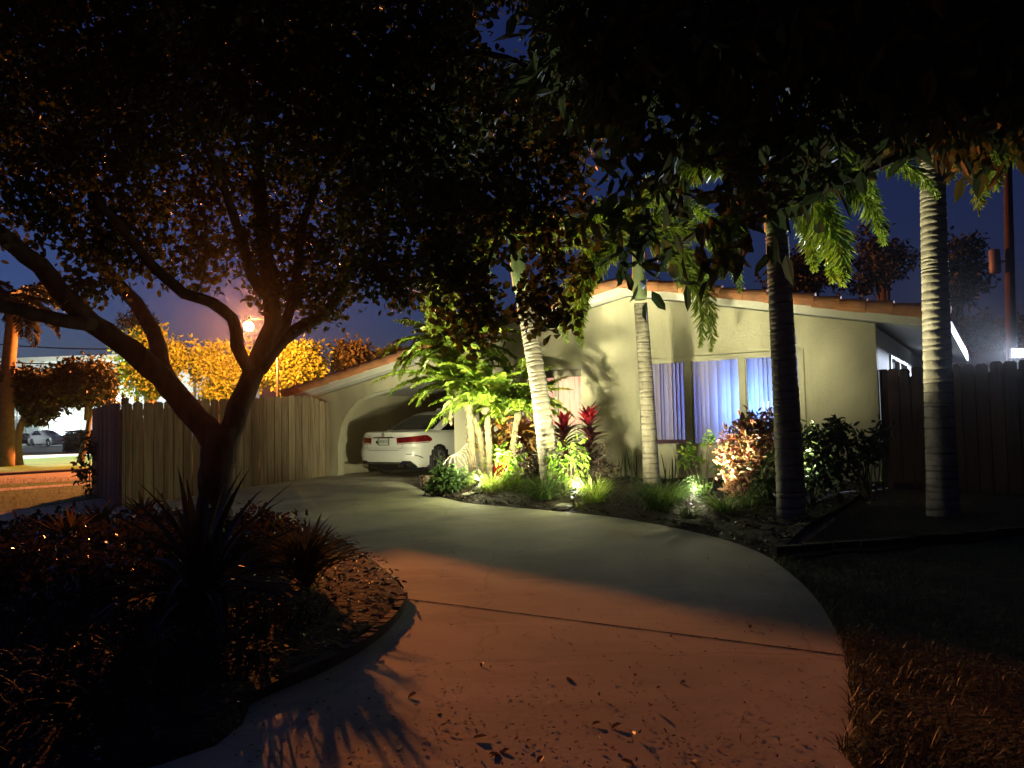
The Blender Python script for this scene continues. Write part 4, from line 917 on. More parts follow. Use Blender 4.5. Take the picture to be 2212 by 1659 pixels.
shrub('small_shrub', 'small dark leafy shrub at the left end of the wooden gate', 'shrub', p + V(.0, .1, 0), .012, L_dark, .12, .06, 12, 6, .12, [(0, 0, .9, .2, 1), (-.1, 0, .6, .22, 1), (.05, 0, .3, .25, 1), (-.05, 0, 1.2, .14, .6)])
pts = []  # low dark leaves added to blacken the bed corner where shade falls
for k in range(420):
    x_, y_ = rng.uniform(-5.5, -1.3), rng.uniform(2.6, 5.4)
    if x_ > np.interp(y_, [2.4, 3.6, 4.5, 5.4], [-2.4, -1.5, -1.05, -.95]) - .15: continue
    pts.append((x_, y_, .12))
pts = np.array(pts); n = len(pts) * 9; pp = np.repeat(pts, 9, 0) + rng.normal(size=(n, 3)) * V(.06, .06, .02)
tag(MB().blades(pp, rng.uniform(0, 6.28, n), rng.uniform(.5, 1.4, n), rng.uniform(.8, 2.2, n), rng.uniform(.14, .30, n), .022, 4, keel=.1).build('darkening_cover', leafmat('darkening_cover_leaf', [(.016, .022, .011), (.028, .032, .014)], rough=.7, trans=.05, spec=.15)), 'dark trailing ground cover added to darken the shaded front of the island bed', None, None, 'stuff')
# stones by the lights
for x, y, s, lab in [(1016, 1076, .17, 'flat pale stone beside the leftmost bright spotlight'), (1220, 1102, .17, 'flat pale stone beside the middle spotlight'), (940, 1056, .13, 'small pale stone at the tip of the planting bed')]:
    q = G(x, y); mb = MB(); n1, n2 = 9, 14
    mb.grid([[q + V(s * math.sin(th) * math.cos(ph) * (1 + .1 * math.sin(3 * ph + x)), s * .7 * math.sin(th) * math.sin(ph), .05 + s * .32 * math.cos(th)) for ph in np.linspace(0, 2 * math.pi, n2)] for th in np.linspace(0, math.pi, n1)])
    tag(mb.build('stone', M_rock, smooth=True), lab, 'stone', 'edging stones by the spotlights')
# ------------------------------------------------------------------ cars
def ring(xr, xf, W, Rr, Rf, bow=.05, side=60):
    """half outline from rear centre round the right side (y<0) to the front centre"""
    p = []
    for k in range(9): p.append((xr, (W - Rr) * k / 8))
    for k in range(1, 9): a = math.pi / 2 * k / 8; p.append((xr + Rr * (1 - math.cos(a)), W - Rr + Rr * math.sin(a)))
    for k in range(1, side + 1): p.append((xr + Rr + (xf - Rf - xr - Rr) * k / side, W))
    for k in range(1, 9): a = math.pi / 2 * k / 8; p.append((xf - Rf + Rf * math.sin(a), W - Rf + Rf * math.cos(a)))
    for k in range(1, 9): p.append((xf, (W - Rf) * (1 - k / 8)))
    q = np.array(p); wfac = np.clip(1 - (q[:, 0] - xr) / 1.2, 0, 1) - np.clip(1 - (xf - q[:, 0]) / 1.2, 0, 1)
    q[:, 0] += bow * (q[:, 1] / W) ** 2 * wfac; q[:, 1] *= -1
    return q
class Stack:
    def __init__(s, tbl): s.t = np.array(tbl, float)    # z, xr, xf, W, Rr, Rf
    def at(s, z):
        c = [np.interp(z, s.t[:, 0], s.t[:, k]) for k in range(1, 6)]; return ring(*c)
    def pt(s, z, col):
        q = s.at(z); i = min(int(col), len(q) - 2); f = col - i; a = q[i] * (1 - f) + q[i + 1] * f; t = q[i + 1] - q[i]
        nrm = np.array([t[1], -t[0]]); nrm /= np.linalg.norm(nrm) + 1e-9
        return a, nrm
    def patch(s, c0, c1, zlo, zhi, nu=16, nz=6, off=.006, mirror=False):
        g = []
        for i in range(nu + 1):
            u = i / nu; c = c0 + (c1 - c0) * u; a, b = zlo(u), zhi(u); row = []
            for j in range(nz + 1):
                z = a + (b - a) * j / nz; p, n_ = s.pt(z, c); p = p - n_ * -off if (p + n_ * off)[0] < p[0] or abs((p + n_ * off)[1]) > abs(p[1]) else p - n_ * off
                row.append((p[0], -p[1] if mirror else p[1], z))
            g.append(row)
        return g
def make_car(name, label, loc, rz, paint, tall=1.0, suv=False, detail=True, group=None):
    t0 = thing(name, label, 'car', loc, rz, group)
    k = 1.15 if suv else 1.0
    body = Stack([(.20, .16, 4.70, .82, .25, .3), (.26, .08, 4.78, .87, .28, .4), (.36, .03, 4.86, .905, .30, .5), (.46, .0, 4.88, .92, .32, .55), (.56, .0, 4.88, .926, .33, .6), (.62, .02, 4.87, .925, .33, .6), (.655, .045, 4.86, .92, .33, .6), (.72, .05, 4.83, .918, .32, .6), (.82, .045, 4.72, .905, .31, .6), (.90, .05, 4.5, .88, .31, .6), (.945, .05, 4.2, .86, .32, .6), (.975, .035, 3.9, .84, .33, .6), (.99, .04, 3.8, .82, .33, .6)])
    xrr = 1.0 if not suv else .25
    cab = Stack([(.98, .62 if not suv else .12, 3.72, .80, .38, .5), (1.05, .80 if not suv else .16, 3.55, .775, .36, .5), (1.20, 1.12 if not suv else .24, 3.2, .715, .34, .45), (1.33, 1.42 if not suv else .34, 2.9, .655, .32, .4), (1.40, 1.66 if not suv else .42, 2.72, .61, .30, .4), (1.44, 1.86 if not suv else .55, 2.55, .56, .3, .4), (1.462, 2.0 if not suv else .7, 2.4, .45, .25, .3)])
    wx, wr = (1.0, 3.87), .335
    mb = MB(); zs = np.r_[np.linspace(.20, .66, 26), np.linspace(.68, .99, 16)]
    for sgn in (1, -1):
        rows = np.array([[(x, y * sgn, z) for x, y in body.at(z)] for z in zs]); m, n = rows.shape[:2]; fs = []
        for i in range(m - 1):
            for j in range(n - 1):
                c = rows[i:i + 2, j:j + 2].reshape(-1, 3).mean(0)
                if abs(c[1]) > .7 and any((c[0] - w) ** 2 + (c[2] - wr) ** 2 < .375 ** 2 for w in wx): continue
                a = i * n + j; fs.append([a, a + 1, a + n + 1, a + n])
        mb.add(rows.reshape(-1, 3), fs)
        top = rows[-1]; cen = V(2.4, 0, 1.0)
        rr = [top] + [V(0, 0, dz) + cen + (top - cen) * V(q, q, 0) + V(0, 0, top[0][2] - cen[2]) for q, dz in ((.985, .012), (.95, .022), (.8, .03), (.5, .04))]
        mb.grid(rr)
        zc = np.linspace(.98, 1.462, 22); rows = [[(x, y * sgn, z) for x, y in cab.at(z)] for z in zc]; mb.grid(rows)
        tp = np.array(rows[-1]); cen = V(2.2, 0, 1.462); mb.grid([tp] + [cen + (tp - cen) * V(q, q, 1) + V(0, 0, dz) for q, dz in ((.9, .006), (.5, .014), (.02, .016))])
    bo = mb.build('body', paint, t0, smooth=True, local=True)
    gl = mat('car_glass', (.004, .004, .005), rough=.08, spec=.25)
    lens = mat('tail_lens', (.09, .004, .006), (.19, .010, .012), scale=9, rough=.12, coat=.8)
    for sgn, mir in ((-1, False), (1, True)):
        # side glass: rear door and front door
        for c0, c1, lo, hi in ((19, 39, lambda u: 1.015, lambda u: 1.03 + .345 * min(1, (u * 2.4) ** .8)), (40, 62, lambda u: 1.015, lambda u: 1.38 - .33 * max(0, u - .45) * 1.6)):
            MB().grid(cab.patch(c0, c1, lo, hi, 22, 10, .006, mir)).build('side_window', gl, t0, True, True)
        # tail light wrapping the corner
        lo = lambda u: .722 + .03 * u + .05 * max(0, (u - .86) / .14); hi = lambda u: .868 + .05 * min(1, u * 1.4) - (.07 * max(0, (u - .86) / .14))
        tl = MB().grid(body.patch(5.4, 21.5, lo, hi, 34, 8, .010, mir)).build('tail_light', lens, t0, True, True)
        MB().grid(body.patch(5.55, 20, lambda u: .729 + .03 * u, lambda u: .752 + .03 * u, 24, 2, .013, mir)).build('reflector', mat('clear_lens', (.55, .45, .42), rough=.2, coat=.5), tl, True, True)
        if detail:
            MB().grid(body.patch(9.5, 16.2, lambda u: .40 + .10 * math.sin(1.57 * (1 - u)) , lambda u: .412 + .10 * math.sin(1.57 * (1 - u)) + .012 * u, 24, 2, .008, mir)).build('bumper_slit', M_black, t0, True, True)
            MB().grid(body.patch(33, 35.6, lambda u: .86, lambda u: .885, 6, 3, .022, mir)).build('door_handle', paint, t0, True, True)
            MB().box((3.05, sgn * .98, 1.02), (.12, .2, .13)).build('mirror', paint, t0, local=True)
        for c in (39.4,) if detail else ():
            MB().grid(body.patch(c, c + .12, lambda u: .32, lambda u: .97, 1, 12, .003, mir)).build('door_gap', M_black, t0, True, True)
        # exhaust
        if detail:
            MB().box((.05, sgn * .56, .245), (.1, .2, .055)).build('exhaust', M_chrome, t0, local=True)
    # rear glass
    mb = MB()
    for mir in (False, True): mb.grid(cab.patch(0, 13.2, lambda u: 1.045, lambda u: 1.385 - .03 * u ** 3, 18, 10, .006, mir))
    mb.build('rear_window', gl, t0, True, True)
    mb = MB()
    for mir in (False, True): mb.grid(cab.patch(84, 91.99, lambda u: 1.04, lambda u: 1.39, 10, 10, .006, mir))
    mb.build('windscreen', gl, t0, True, True)
    # black diffuser + chrome strip
    mb = MB(); 
    for mir in (False, True): mb.grid(body.patch(0, 13.2, lambda u: .20, lambda u: .325 + .03 * (1 if u > .55 else 0) - .15 * max(0, u - .82) / .18 * .8, 30, 6, .012, mir))
    mb.build('diffuser', M_black, t0, True, True)
    mb = MB()
    for mir in (False, True): mb.grid(body.patch(0, 10.5, lambda u: .285 - .05 * max(0, u - .8) / .2, lambda u: .298 - .05 * max(0, u - .8) / .2, 24, 2, .018, mir))
    mb.build('bumper_trim', M_chrome, t0, True, True)
    # under body and arches
    mb = MB().box((2.4, 0, .33), (4.0, 1.5, .22))
    for w in wx: mb.box((w, 0, .42), (.8, 1.55, .62))
    mb.build('underbody', M_black, t0, local=True)
    for w in wx:
        for sgn in (-1, 1):
            wb = MB(); prof = [(.215, -.09), (.24, -.105), (.31, -.10), (.333, -.06), (.335, 0), (.333, .06), (.31, .10), (.24, .105)]
            rng_ = np.linspace(0, 2 * math.pi, 33); c = V(w, sgn * .80, wr)
            wb.grid([[c + V(r * math.cos(t), sgn * y, r * math.sin(t)) for r, y in prof] for t in rng_])
            wo = wb.build('wheel', M_rub, t0, True, True)
            rb = MB(); rb.grid([[c + V(r * math.cos(t), sgn * y, r * math.sin(t)) for r, y in [(.236, .107), (.222, .108), (.215, .06)]] for t in rng_])
            for i in range(5):
                for dd in (-.15, .15):
                    t = i * 2 * math.pi / 5 + .3; a = c + V(.04 * math.cos(t + dd), sgn * .085, .04 * math.sin(t + dd)); b = c + V(.222 * math.cos(t + dd), sgn * .10, .222 * math.sin(t + dd))
                    rb.tube([a, b], [.022, .018], 6)
            rb.tube([c + V(0, sgn * .06, 0), c + V(0, sgn * .105, 0)], [.05, .045], 14)
            rb.build('rim', mat('alloy', (.55, .55, .56), rough=.25, metal=.9), wo, False, True)
            MB().grid([[c + V(r * math.cos(t), sgn * .05, r * math.sin(t)) for r in (.0, .216)] for t in rng_]).build('brake_disc', M_black, wo, False, True)
    if detail:
        # lid outline, plate bay, plate, star and letters
        yb, zt, zb = .52, .905, .60
        mb = MB()
        for mir in (False, True):
            mb.grid(body.patch(0, 7.4, lambda u: .585 + .06 * max(0, u - .8) / .2, lambda u: .592 + .06 * max(0, u - .8) / .2, 20, 1, .003, mir))
            mb.grid(body.patch(7.4, 7.5, lambda u: .64, lambda u: .738, 1, 6, .003, mir))
            mb.grid(body.patch(0, 5.3, lambda u: .862, lambda u: .872, 12, 1, .004, mir))
        mb.build('lid_gap', mat('gap_grey', (.07, .065, .05), rough=.8), t0, True, True)
        MB().box((.033, 0, .876), (.03, .60, .02)).build('lid_trim', M_chrome, t0, local=True)
        pl = MB().box((.040, .0, .785), (.012, .32, .155)).build('licence_plate', mat('plate_white', (.5, .52, .47), (.58, .6, .54), scale=20, rough=.4), t0, local=True)
        fr_ = MB()
        for c_, s_ in (((.036, 0, .865), (.016, .33, .012)), ((.036, 0, .706), (.016, .33, .012)), ((.036, .166, .785), (.016, .012, .15)), ((.036, -.166, .785), (.016, .012, .15))): fr_.box(c_, s_)
        fr_.build('plate_frame', M_black, pl, local=True)
        def text(nm, s_, size, pos, m, par):
            cu = bpy.data.curves.new(nm, 'FONT'); cu.body = s_; cu.size = size; cu.align_x = 'CENTER'; cu.align_y = 'CENTER'; cu.extrude = .001
            cu.materials.append(m); o = bpy.data.objects.new(nm, cu); COL.objects.link(o)
            # faces the rear: text x runs to -y, text y runs up
            mtx = Matrix(((0, 0, -1, pos[0]), (-1, 0, 0, pos[1]), (0, 1, 0, pos[2]), (0, 0, 0, 1)))
            dg = bpy.context.evaluated_depsgraph_get(); me = bpy.data.meshes.new_from_object(o.evaluated_get(dg)); me.materials.clear(); me.materials.append(m)
            bpy.data.objects.remove(o); o = bpy.data.objects.new(nm, me); COL.objects.link(o); o.parent = par; o.matrix_local = mtx; return o
        text('plate_text', 'JXND C', .085, (.0325, 0, .785), mat('plate_green', (.03, .07, .04), rough=.5), pl)
        text('lid_letters', 'E350', .052, (.043, .46, .905), M_chrome, t0)
        st = MB(); c = V(.022, 0, .935)
        st.tube([c + V(0, .038 * math.cos(t), .038 * math.sin(t)) for t in np.linspace(0, 2 * math.pi, 28)], .0045, 6)
        for a_ in (90, 210, 330): st.tube([c, c + V(0, .037 * math.cos(R(a_)), .037 * math.sin(R(a_)))], [.0065, .002], 6)
        st.build('emblem', M_chrome, t0, True, True)
        MB().prism([(.041, .205, .80), (.041, .245, .80), (.041, .245, .765), (.041, .225, .735), (.041, .205, .765)], V(.006, 0, 0)).build('badge', M_black, t0, local=True)
        MB().prism([(1.95, -.012, 1.475), (2.12, -.014, 1.475), (2.12, .014, 1.475), (1.95, .012, 1.475)], V(.02, 0, .0)).build('roof_aerial', paint, t0, local=True)
        fn = MB().prism([(2.02, -.012, 1.47), (2.2, -.02, 1.47), (2.2, .02, 1.47), (2.02, .012, 1.47)], V(.08, 0, .07)); fn.build('fin_aerial', paint, t0, local=True)
    return t0
M_carw = mat('white_paint', (.74, .73, .68), rough=.3, coat=.5)
cpos = P(775, 1033, 19.3); cz = .165
ch = math.atan2(.846, .5332) + R(-1)
# put the left rear corner of the sedan at that pixel column
c0 = V(cpos[0], cpos[1], cz); fwd = V(math.cos(ch), math.sin(ch), 0); lft = V(-math.sin(ch), math.cos(ch), 0)
cl_ = c0 - lft * .86 - fwd * .05
make_car('parked_car', 'white sedan with red tail lights parked nose-in under the carport', cl_, ch, M_carw).scale = (1.03, 1.03, 1.08)

def farcar(label, x, d, rz, paint, suv=False, sc_=1.0):
    o = make_car('parked_car', label, V((x - CX) / FPX * d, d, -.0), R(rz), paint, suv=suv, detail=False, group='cars in the lit parking lot')
    o.scale = (sc_, sc_, sc_ * (1.17 if suv else 1)); return o
def facing(x, d, deg): return deg
farcar('white sport utility car under the trees of the distant lot', 75, 84, -28, mat('silver_paint', (.55, .53, .54), rough=.3, coat=.4), True)
farcar('dark sedan right of the white sport utility car in the distant lot', 150, 88, -20, mat('dark_paint', (.03, .03, .035), rough=.3, coat=.5))
farcar('black car left of the white sport utility car, behind the thin trunk', 10, 88, -10, mat('dark_paint', (.03, .03, .035)))
farcar('pale car with a bright windscreen just beyond the gate top corner', 176, 96, -5, mat('silver_paint', (.5, .5, .5)))

# ------------------------------------------------------------------ distant things
# commercial building
bl = V((-60 - CX) / FPX * 118, 118, 0); br = V((560 - CX) / FPX * 112, 112, 0)
d_ = (br - bl); L_ = np.linalg.norm(d_); d_ /= L_; nn = np.cross(V(0, 0, 1), d_)
bd = thing('commercial_building', 'long low white commercial building lit by floodlights beyond the distant lot', 'building', (bl + br) / 2)
hb = 12.2
MB().box((bl + br) / 2 + nn * 6 + V(0, 0, hb / 2), (L_, 12, hb), [d_, nn, V(0, 0, 1)]).build('wall', mat('white_render', (.7, .7, .69), (.76, .76, .75), scale=.4, rough=.8), bd)
MB().box((bl + br) / 2 + nn * 5.9 + V(0, 0, hb + .35), (L_ + .6, 12.6, .7), [d_, nn, V(0, 0, 1)]).build('parapet', M_trim, bd)
for k in range(int(L_ / 6)):
    c = bl + d_ * (3 + 6 * k)
    MB().box(c - nn * .06 + V(0, 0, 1.9), (4.2, .1, 3.2), [d_, nn, V(0, 0, 1)]).build('shopfront', emit('shop_glow', (.75, .95, 1.0), 1.3) if k % 2 == 0 else mat('shop_glass', (.3, .33, .35), rough=.1), bd)
mb = MB()
for k in range(int(L_ / 6) + 1): c = bl + d_ * (6 * k); mb.box(c - nn * .25 + V(0, 0, hb / 2), (.6, .45, hb - .1), [d_, nn, V(0, 0, 1)])
mb.build('pilaster', M_trim, bd)
MB().box((bl + br) / 2 - nn * 1.2 + V(0, 0, 4.1), (L_ - 1, 2.3, .35), [d_, nn, V(0, 0, 1)]).build('canopy', M_trim, bd)

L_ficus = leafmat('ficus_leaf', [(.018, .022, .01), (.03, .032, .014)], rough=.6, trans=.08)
def bg_tree(label, x, y, d, rpx, trunkx, m, n=900, L=.28, asp=.8, lobes=9, name='tree', grp=None, leafW=.6, trunk_r=.16, mtr=None, spread=.62):
    c = P(x, y, d); r = rpx / FPX * d; b = Gd(trunkx, d); b[2] = 0
    t0 = thing(name, label, 'tree', b, group=grp); tr = MB()
    tr.tube(smoothline([b + V(0, 0, -.1), b + (c - b) * .5 + rng.normal(size=3) * .15, c], 10), np.linspace(trunk_r * 1.3, trunk_r * .5, 10), 8, jit=.05)
    cr = MB()
    for i in range(lobes):
        o = unit(1)[0] * V(1, .8, asp) * r * spread * (rng.uniform(.4, 1)); o[2] *= .9
        if i < 4: tr.tube([b + (c - b) * .55, c + o * .6], [trunk_r * .6, trunk_r * .2], 6)
        clump(cr, c + o, V(1, 1, asp) * r * rng.uniform(.22, .5), int(n / lobes / 8), 8, L, L * leafW, L * 1.0, .2)
    tr.build('trunk', mtr or M_bark, t0, True); cr.build('crown', m, t0); return t0
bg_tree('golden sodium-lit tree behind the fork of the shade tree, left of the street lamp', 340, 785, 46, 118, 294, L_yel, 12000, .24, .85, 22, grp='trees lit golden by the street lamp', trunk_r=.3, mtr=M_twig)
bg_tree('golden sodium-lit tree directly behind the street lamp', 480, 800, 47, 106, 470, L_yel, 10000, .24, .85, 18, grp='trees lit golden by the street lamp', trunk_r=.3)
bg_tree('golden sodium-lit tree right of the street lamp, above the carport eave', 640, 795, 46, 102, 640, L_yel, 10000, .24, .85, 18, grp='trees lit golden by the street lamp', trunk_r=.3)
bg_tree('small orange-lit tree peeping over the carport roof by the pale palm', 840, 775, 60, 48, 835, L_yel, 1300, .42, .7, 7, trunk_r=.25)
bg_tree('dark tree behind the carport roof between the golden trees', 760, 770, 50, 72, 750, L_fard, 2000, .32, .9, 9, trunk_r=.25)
bg_tree('dark round tree on a thin leaning trunk at far left beside the parked cars', 78, 845, 34, 98, 40, L_ficus, 8000, .22, .85, 14, trunk_r=.17, mtr=mat('lit_bark', (.2, .13, .08), (.28, .19, .12), scale=5, rough=.9))
bg_tree('dark spreading tree with forked thin trunks beyond the wooden gate', 195, 832, 35, 98, 172, L_ficus, 8000, .22, .75, 14, trunk_r=.13)
bg_tree('dark tree peeking above the golden trees at left', 300, 700, 95, 60, 300, L_fard, 1400, .4, .8, 8, trunk_r=.25)
bg_tree('dark bushy tree standing behind the right roof slope', 1760, 590, 33, 130, 1760, L_ficus, 4200, .2, .7, 16, trunk_r=.25)
bg_tree('tall dark tree behind the house beside the rightmost palm', 1900, 560, 36, 105, 1930, L_ficus, 3200, .2, .9, 12, trunk_r=.25)
bg_tree('tall dark tree with ragged edge right of the rightmost palm', 2065, 590, 30, 100, 2060, L_ficus, 2600, .2, 1.35, 12, trunk_r=.2)
bg_tree('dark tree mass behind the utility pole at the right edge', 2210, 720, 34, 90, 2215, L_ficus, 2600, .2, .7, 10, trunk_r=.2)
bg_tree('low dark tree behind the reddish fence', 2090, 720, 28, 75, 2090, L_ficus, 2200, .16, .8, 10, trunk_r=.15)
# clipped hedge block
hp = Gd(182, 58); hp[2] = 0; mb = MB(); n = 2600; q = rng.uniform(-1, 1, (n, 3)); f = rng.integers(0, 3, n); q[np.arange(n), f] = np.sign(q[np.arange(n), f])
mb.leaves(hp + V(0, 0, .75) + q * V(1.15, .8, .72), unit(n), unit(n), .14, .09); mb.box(hp + V(0, 0, .7), (2.1, 1.4, 1.3))
tag(mb.build('hedge', L_ficus), 'dark clipped hedge block left of the gate across the street', 'hedge')
# far-left palm
pb = Gd(12, 33); pb[2] = 0; pt = P(30, 660, 33); pm = thing('street_palm', 'dark drooping palm at the left edge across the street', 'palm tree', pb)
mb = MB(); mb.tube(smoothline([pb, (pb + pt) / 2 + V(-.1, 0, 0), pt], 16), np.linspace(.36, .24, 16), 10, jit=.05); mb.build('trunk', mat('lit_bark', (.2, .13, .08)), pm, True)
for i in range(20):
    mb = MB(); t = i / 20; date_frond(mb, pt, i * 2.4, R(70 - 70 * t), R(-20 - 70 * t), rng.uniform(2.2, 2.8), .6, .05, 46); mb.build('frond', L_ficus, pm)
# near dark palm frond hanging in at right edge
pb = V(8.6, 10.5, .0); pt = P(2290, 300, 10.5)
pm = thing('edge_palm', 'dark palm whose drooping fronds hang in at the right picture edge', 'palm tree', pb)
MB().tube(smoothline([pb, (pb + pt) / 2, pt], 14), np.linspace(.2, .13, 14), 12).build('trunk', M_bark, pm, True)
for (az, a, b, L_) in [(175, 20, -90, 1.7), (195, 40, -85, 1.9), (160, 45, -70, 1.9), (215, 60, -60, 2), (140, 60, -60, 2), (90, 60, -50, 2), (270, 50, -60, 2), (0, 50, -60, 2)]: fox_frond(pt, R(az), R(a), R(b), L_, pm, .8)
# street lamp
LD = 38.5; lp = P(537, 705, LD); lb = V(lp[0] + .95, LD + 1.6, 0)
lampo = thing('street_lamp', 'glowing orange sodium street lamp on a pole beyond the forked tree', 'street lamp', lb)
pt_ = V(lp[0] + .95, lp[1] + 1.6, 0)
mb = MB(); mb.tube([pt_, pt_ + V(0, 0, 3), pt_ + V(0, 0, lp[2] + .55)], [.10, .08, .06], 10); mb.tube([pt_ + V(0, 0, lp[2] + .5), lp + V(0, .0, .42)], .02, 8); mb.build('pole', M_black, lampo, True)
mb = MB(); mb.tube([lp + V(0, 0, .21), lp + V(0, 0, .30), lp + V(0, 0, .5)], [.16, .13, .03], 16); mb.build('lamp_cap', M_black, lampo, True)
mb = MB(); mb.grid([[lp + V(.22 * math.sin(th) * math.cos(ph), .22 * math.sin(th) * math.sin(ph), .22 * math.cos(th)) for ph in np.linspace(0, 6.2832, 24)] for th in np.linspace(.4, 3.0, 11)]); mb.build('lamp_bowl', emit('sodium_glow', (1, .27, .052), 3900), lampo, True)
# utility pole, transformer, wires
ub_ = Gd(2182, 25); ub_[2] = 0; ut = P(2176, 330, 25)
up = thing('utility_pole', 'wooden utility pole with transformer can at the right edge beyond the fence', 'utility pole', ub_)
MB().tube([ub_, (ub_ + ut) / 2, ut], [.17, .15, .12], 12).build('pole', mat('pole_wood', (.045, .028, .02), (.07, .04, .028), scale=5, rough=.9, stretch=(5, 5, .4)), up, True)
tc_ = P(2150, 590, 25); lathe(MB(), tc_, [(.0, 0), (.15, .0), (.17, .04), (.17, .72), (.14, .78), (0, .8)], 20).build('transformer', mat('can_grey', (.16, .14, .14), rough=.5), up, True)
MB().tube([tc_ + V(.15, 0, .4), P(2178, 565, 25)], .03, 6).build('bracket', M_metal, up)
def wire(label, a, b, sag=.4, r=.02):
    q = [a + (b - a) * t - V(0, 0, sag * 4 * t * (1 - t)) for t in np.linspace(0, 1, 24)]
    tag(MB().tube(q, r, 5, cap=False).build('power_line', M_metal if r < .03 else M_black), label, 'wire', 'overhead power lines')
wire('upper pale power line crossing the sky gap left of the pale palm', P(560, 480, 40), P(1160, 690, 34), .3, .014)
wire('lower pale power line crossing the sky gap left of the pale palm', P(560, 500, 40), P(1160, 705, 34), .3, .014)
wire('upper dark power line over the far street at left', P(-60, 738, 70), P(330, 752, 66), .3, .06)
wire('lower dark power line just above the commercial building roof', P(-60, 778, 70), P(330, 786, 66), .2, .06)
wire('pale guy wire slanting down from the utility pole', P(2174, 560, 24.8), P(2040, 690, 22), .0, .012)
# traffic light and post lamp beyond the fence
tp = P(318, 862, 74); tb_ = V(tp[0], tp[1], 0); tl = thing('traffic_light', 'traffic light showing red among the golden leaves beyond the fence', 'traffic light', tb_)
mb = MB().tube([tb_, tp + V(0, 0, .1)], .09, 8); mb.build('pole', M_metal, tl)
MB().box(tp + V(0, 0, .0), (.45, .35, 1.2)).build('signal_head', M_black, tl)
mb = MB(); mb.tube([tp + V(0, -.18, .3), tp + V(0, -.24, .3)], .24, 14); mb.build('red_lens', emit('red_signal', (1, .02, .03), 6.0), tl)
lp2 = P(254, 868, 72); l2 = thing('post_lamp', 'small white post lamp glowing just above the corner of the fence', 'lamp', V(lp2[0], lp2[1], 0))
MB().tube([V(lp2[0], lp2[1], 0), lp2], .06, 8).build('pole', M_metal, l2); lathe(MB(), lp2, [(.0, 0), (.2, .05), (.26, .35), (.2, .7), (0, .8)], 14).build('globe', emit('white_globe', (1, .97, .9), 7.0), l2, True)
# flood lamps
nf = P(2200, 762, 20)
fl = thing('flood_light', 'bright white flood light at the right edge over the dark fence', 'flood light', V(nf[0], nf[1], 0))
MB().tube([V(nf[0], nf[1] + .1, 0), nf + V(0, .1, 0)], .05, 8).build('pole', M_metal, fl)
MB().box(nf + V(0, .06, 0), (.36, .08, .26)).build('housing', M_black, fl)
MB().box(nf + V(0, .01, 0), (.30, .012, .2)).build('lamp_face', emit('flood_face', (.85, .92, 1), 12.0), fl)
for x, y, d, s, lab in [(58, 822, 100, .38, 'bright white floodlight shining through the dark tree at far left'), (38, 853, 100, .5, 'pale green floodlight low in the dark tree at far left'), (22, 943, 80, .3, 'bright headlight-like lamp beside the palm trunk at far left')]:
    q = P(x, y, d); t0 = thing('parking_lamp', lab, 'lamp', V(q[0], q[1], 0))
    MB().tube([V(q[0], q[1], 0), q], .08, 8).build('pole', M_metal, t0)
    lathe(MB(), q, [(0, -s), (s, -s * .5), (s, s * .5), (0, s)], 12).build('globe', emit('cool_globe', (.85, 1, .97), 9.0), t0, True)

# unseen trees behind viewer and beyond right-hand lawn, added to block sky light
mb = MB()
for (a, b, n) in ((V(-18, -10, 0), V(15, -10, 0), 26), (V(14, -9, 0), V(15.5, 7.5, 0), 14)):
    for k in range(n):
        c = a + (b - a) * (k + .5) / n
        for zc in (1.2, 3.4, 5.6, 7.6): clump(mb, c + V(rng.uniform(-.5, .5), rng.uniform(-.5, .5), zc + rng.uniform(-.4, .4)), (1.1, 1.1, 1.3), 24, 6, .5, .3, .4)
tag(mb.build('sky_blocking_trees', L_ficus), 'unseen dark belt of trees added to block low sky light', None, None, 'stuff')
# ------------------------------------------------------------------ lights
def light(nm, typ, loc, energy, color, **kw):
    l = bpy.data.lights.new(nm, typ); l.energy = energy; l.color = color
    for k, v in kw.items(): setattr(l, k, v)
    o = bpy.data.objects.new(nm, l); COL.objects.link(o); o.location = [float(c) for c in loc]; return o
def aim(o, tgt):
    d = Vector([float(c) for c in tgt]) - o.location; o.rotation_euler = d.to_track_quat('-Z', 'Y').to_euler()
SODIUM = (1.0, .36, .10)
def spot(label, x, d, tgt, energy, size=95, blend=.6, col=(1, .965, .58), zoff=.17, spill=True):
    p = B(x, d); t = np.array(tgt, float); q = p + V(0, 0, zoff); dr = (t - q) / np.linalg.norm(t - q)
    t0 = thing('spotlight', label, 'spotlight', p, group='landscape spotlights in the planting bed')
    MB().tube([p - V(0, 0, .1), p + V(0, 0, .1)], [.012, .012], 6).build('stake', M_black, t0)
    MB().tube([q - dr * .09, q - dr * .05, q + dr * .02, q + dr * .055], [.028, .042, .052, .058], 16, cap=False).build('lamp_shade', M_black, t0, True)
    MB().tube([q + dr * .03, q + dr * .036], [.05, .05], 16).build('lens', emit('spot_lens', (1, .97, .88), 40.0), t0)
    lo = light('spot_bulb', 'SPOT', q + dr * .06, energy, col, spot_size=R(size), spot_blend=blend, shadow_soft_size=.085); aim(lo, t)
    if spill: light('spot_spill', 'POINT', q + dr * .07 + V(0, 0, .10), energy * .016, col, shadow_soft_size=.05)
    return lo
spot('small spotlight half hidden in the dark bush at the driveway corner', 952, 14.6, Hp(-5.8, .8, 1.7), 100, 100)
spot('bright spotlight beside the lime grass clump, aimed at the date palms', 1026, 13.4, P(1110, 600, 15.0), 640, 150, 1.0)
spot('bright spotlight under the lime shrub, aimed at the leaning foxtail and wall', 1233, 11.7, P(1350, 620, 13.9), 360, 136, 1.0)
spot('spotlight in the grass right of the upright foxtail palm, aimed at the red croton', 1489, 10.55, (4.0, 11.9, 3.9), 235, 104, .7)
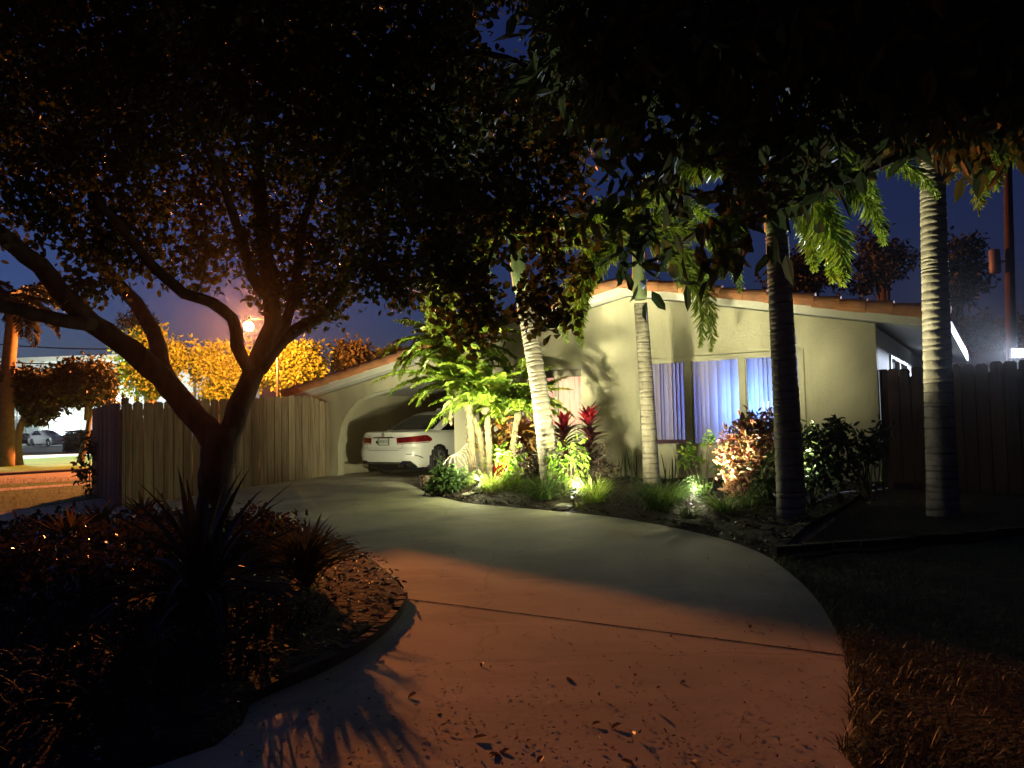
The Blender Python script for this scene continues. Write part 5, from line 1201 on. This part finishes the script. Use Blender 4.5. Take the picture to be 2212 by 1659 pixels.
spot('spotlight hidden behind the dark foxtail trunk, aimed at the tallest foxtail', 1693, 10.3, P(2005, 420, 9.8), 250, 62, .9, spill=False)
# rooms
o = light('tv_light', 'AREA', Hp(tvu0 + .1, .75, 1.7), 10, (.07, .25, 1.0), shape='RECTANGLE', size=.7, size_y=.6); aim(o, Hp(tvu0 - .2, 0, 1.75))
light('room_lamp', 'POINT', Hp(w2a + .5, 1.7, 1.9), 5, (1, .42, .26), shadow_soft_size=.12)
o = light('bedroom_lamp', 'AREA', Hp((w1a + w1b) / 2, 1.5, 1.9), 9, (1, .60, .46), shape='RECTANGLE', size=1.4, size_y=1.2); aim(o, Hp((w1a + w1b) / 2, 0, 1.8))
o = light('flood_bulb', 'SPOT', nf - V(0, .05, 0), 1700, (.70, .80, 1.0), spot_size=R(36), spot_blend=.5, shadow_soft_size=.12); aim(o, Hp(UC, 2.4, 2.1))
# parking lot and building floods
for x, y, d, e in [(40, 895, 106, 700), (150, 895, 106, 900), (300, 890, 106, 500)]:
    light('lot_flood', 'POINT', P(x, y, d), e, (.85, 1, .95), shadow_soft_size=.4)
o = light('lot_lamp', 'SPOT', (-40, 52, 14), 12000, (.82, 1, .84), spot_size=R(44), spot_blend=.6, shadow_soft_size=.4); aim(o, (-24.5, 43, 0))

# ------------------------------------------------------------------ dusk sky
w = bpy.data.worlds.new('World'); sc.world = w; w.use_nodes = True; nt = w.node_tree
bg = nt.nodes['Background']; sky = nt.nodes.new('ShaderNodeTexSky'); sky.sky_type = 'NISHITA'; sky.sun_disc = False
sky.sun_elevation = R(-2.6); sky.sun_rotation = R(-60); sky.air_density = 1.0; sky.dust_density = .6; sky.ozone_density = 3.0
mx = nt.nodes.new('ShaderNodeMix'); mx.data_type = 'RGBA'; mx.blend_type = 'MULTIPLY'; mx.inputs[0].default_value = 1; mx.inputs[7].default_value = (.68, .84, 1.15, 1)
nt.links.new(sky.outputs[0], mx.inputs[6]); nt.links.new(mx.outputs[2], bg.inputs[0]); bg.inputs[1].default_value = 0.105

m, nt, out = nmat('halo_haze_air'); pv = nt.nodes.new('ShaderNodeVolumePrincipled'); pv.inputs['Density'].default_value = .00017; pv.inputs['Anisotropy'].default_value = .9; pv.inputs['Color'].default_value = (.92, .94, 1, 1)  # thin scattering volume added to give the street lamp its lens halo
nt.links.new(pv.outputs[0], out.inputs['Volume'])
tag(MB().box((0, 55, 13.8), (420, 230, 30)).build('halo_haze', m), None, None, None, 'stuff')
sc.view_settings.view_transform = 'Standard'; sc.view_settings.look = 'None'; sc.view_settings.exposure = 2.5; sc.view_settings.gamma = 1
sc.render.engine = 'CYCLES'
cy = sc.cycles; cy.use_denoising = True; cy.max_bounces = 6; cy.diffuse_bounces = 3; cy.glossy_bounces = 2; cy.transmission_bounces = 3; cy.transparent_max_bounces = 6
cy.sample_clamp_indirect = 4; cy.sample_clamp_direct = 0; cy.caustics_reflective = False; cy.caustics_refractive = False
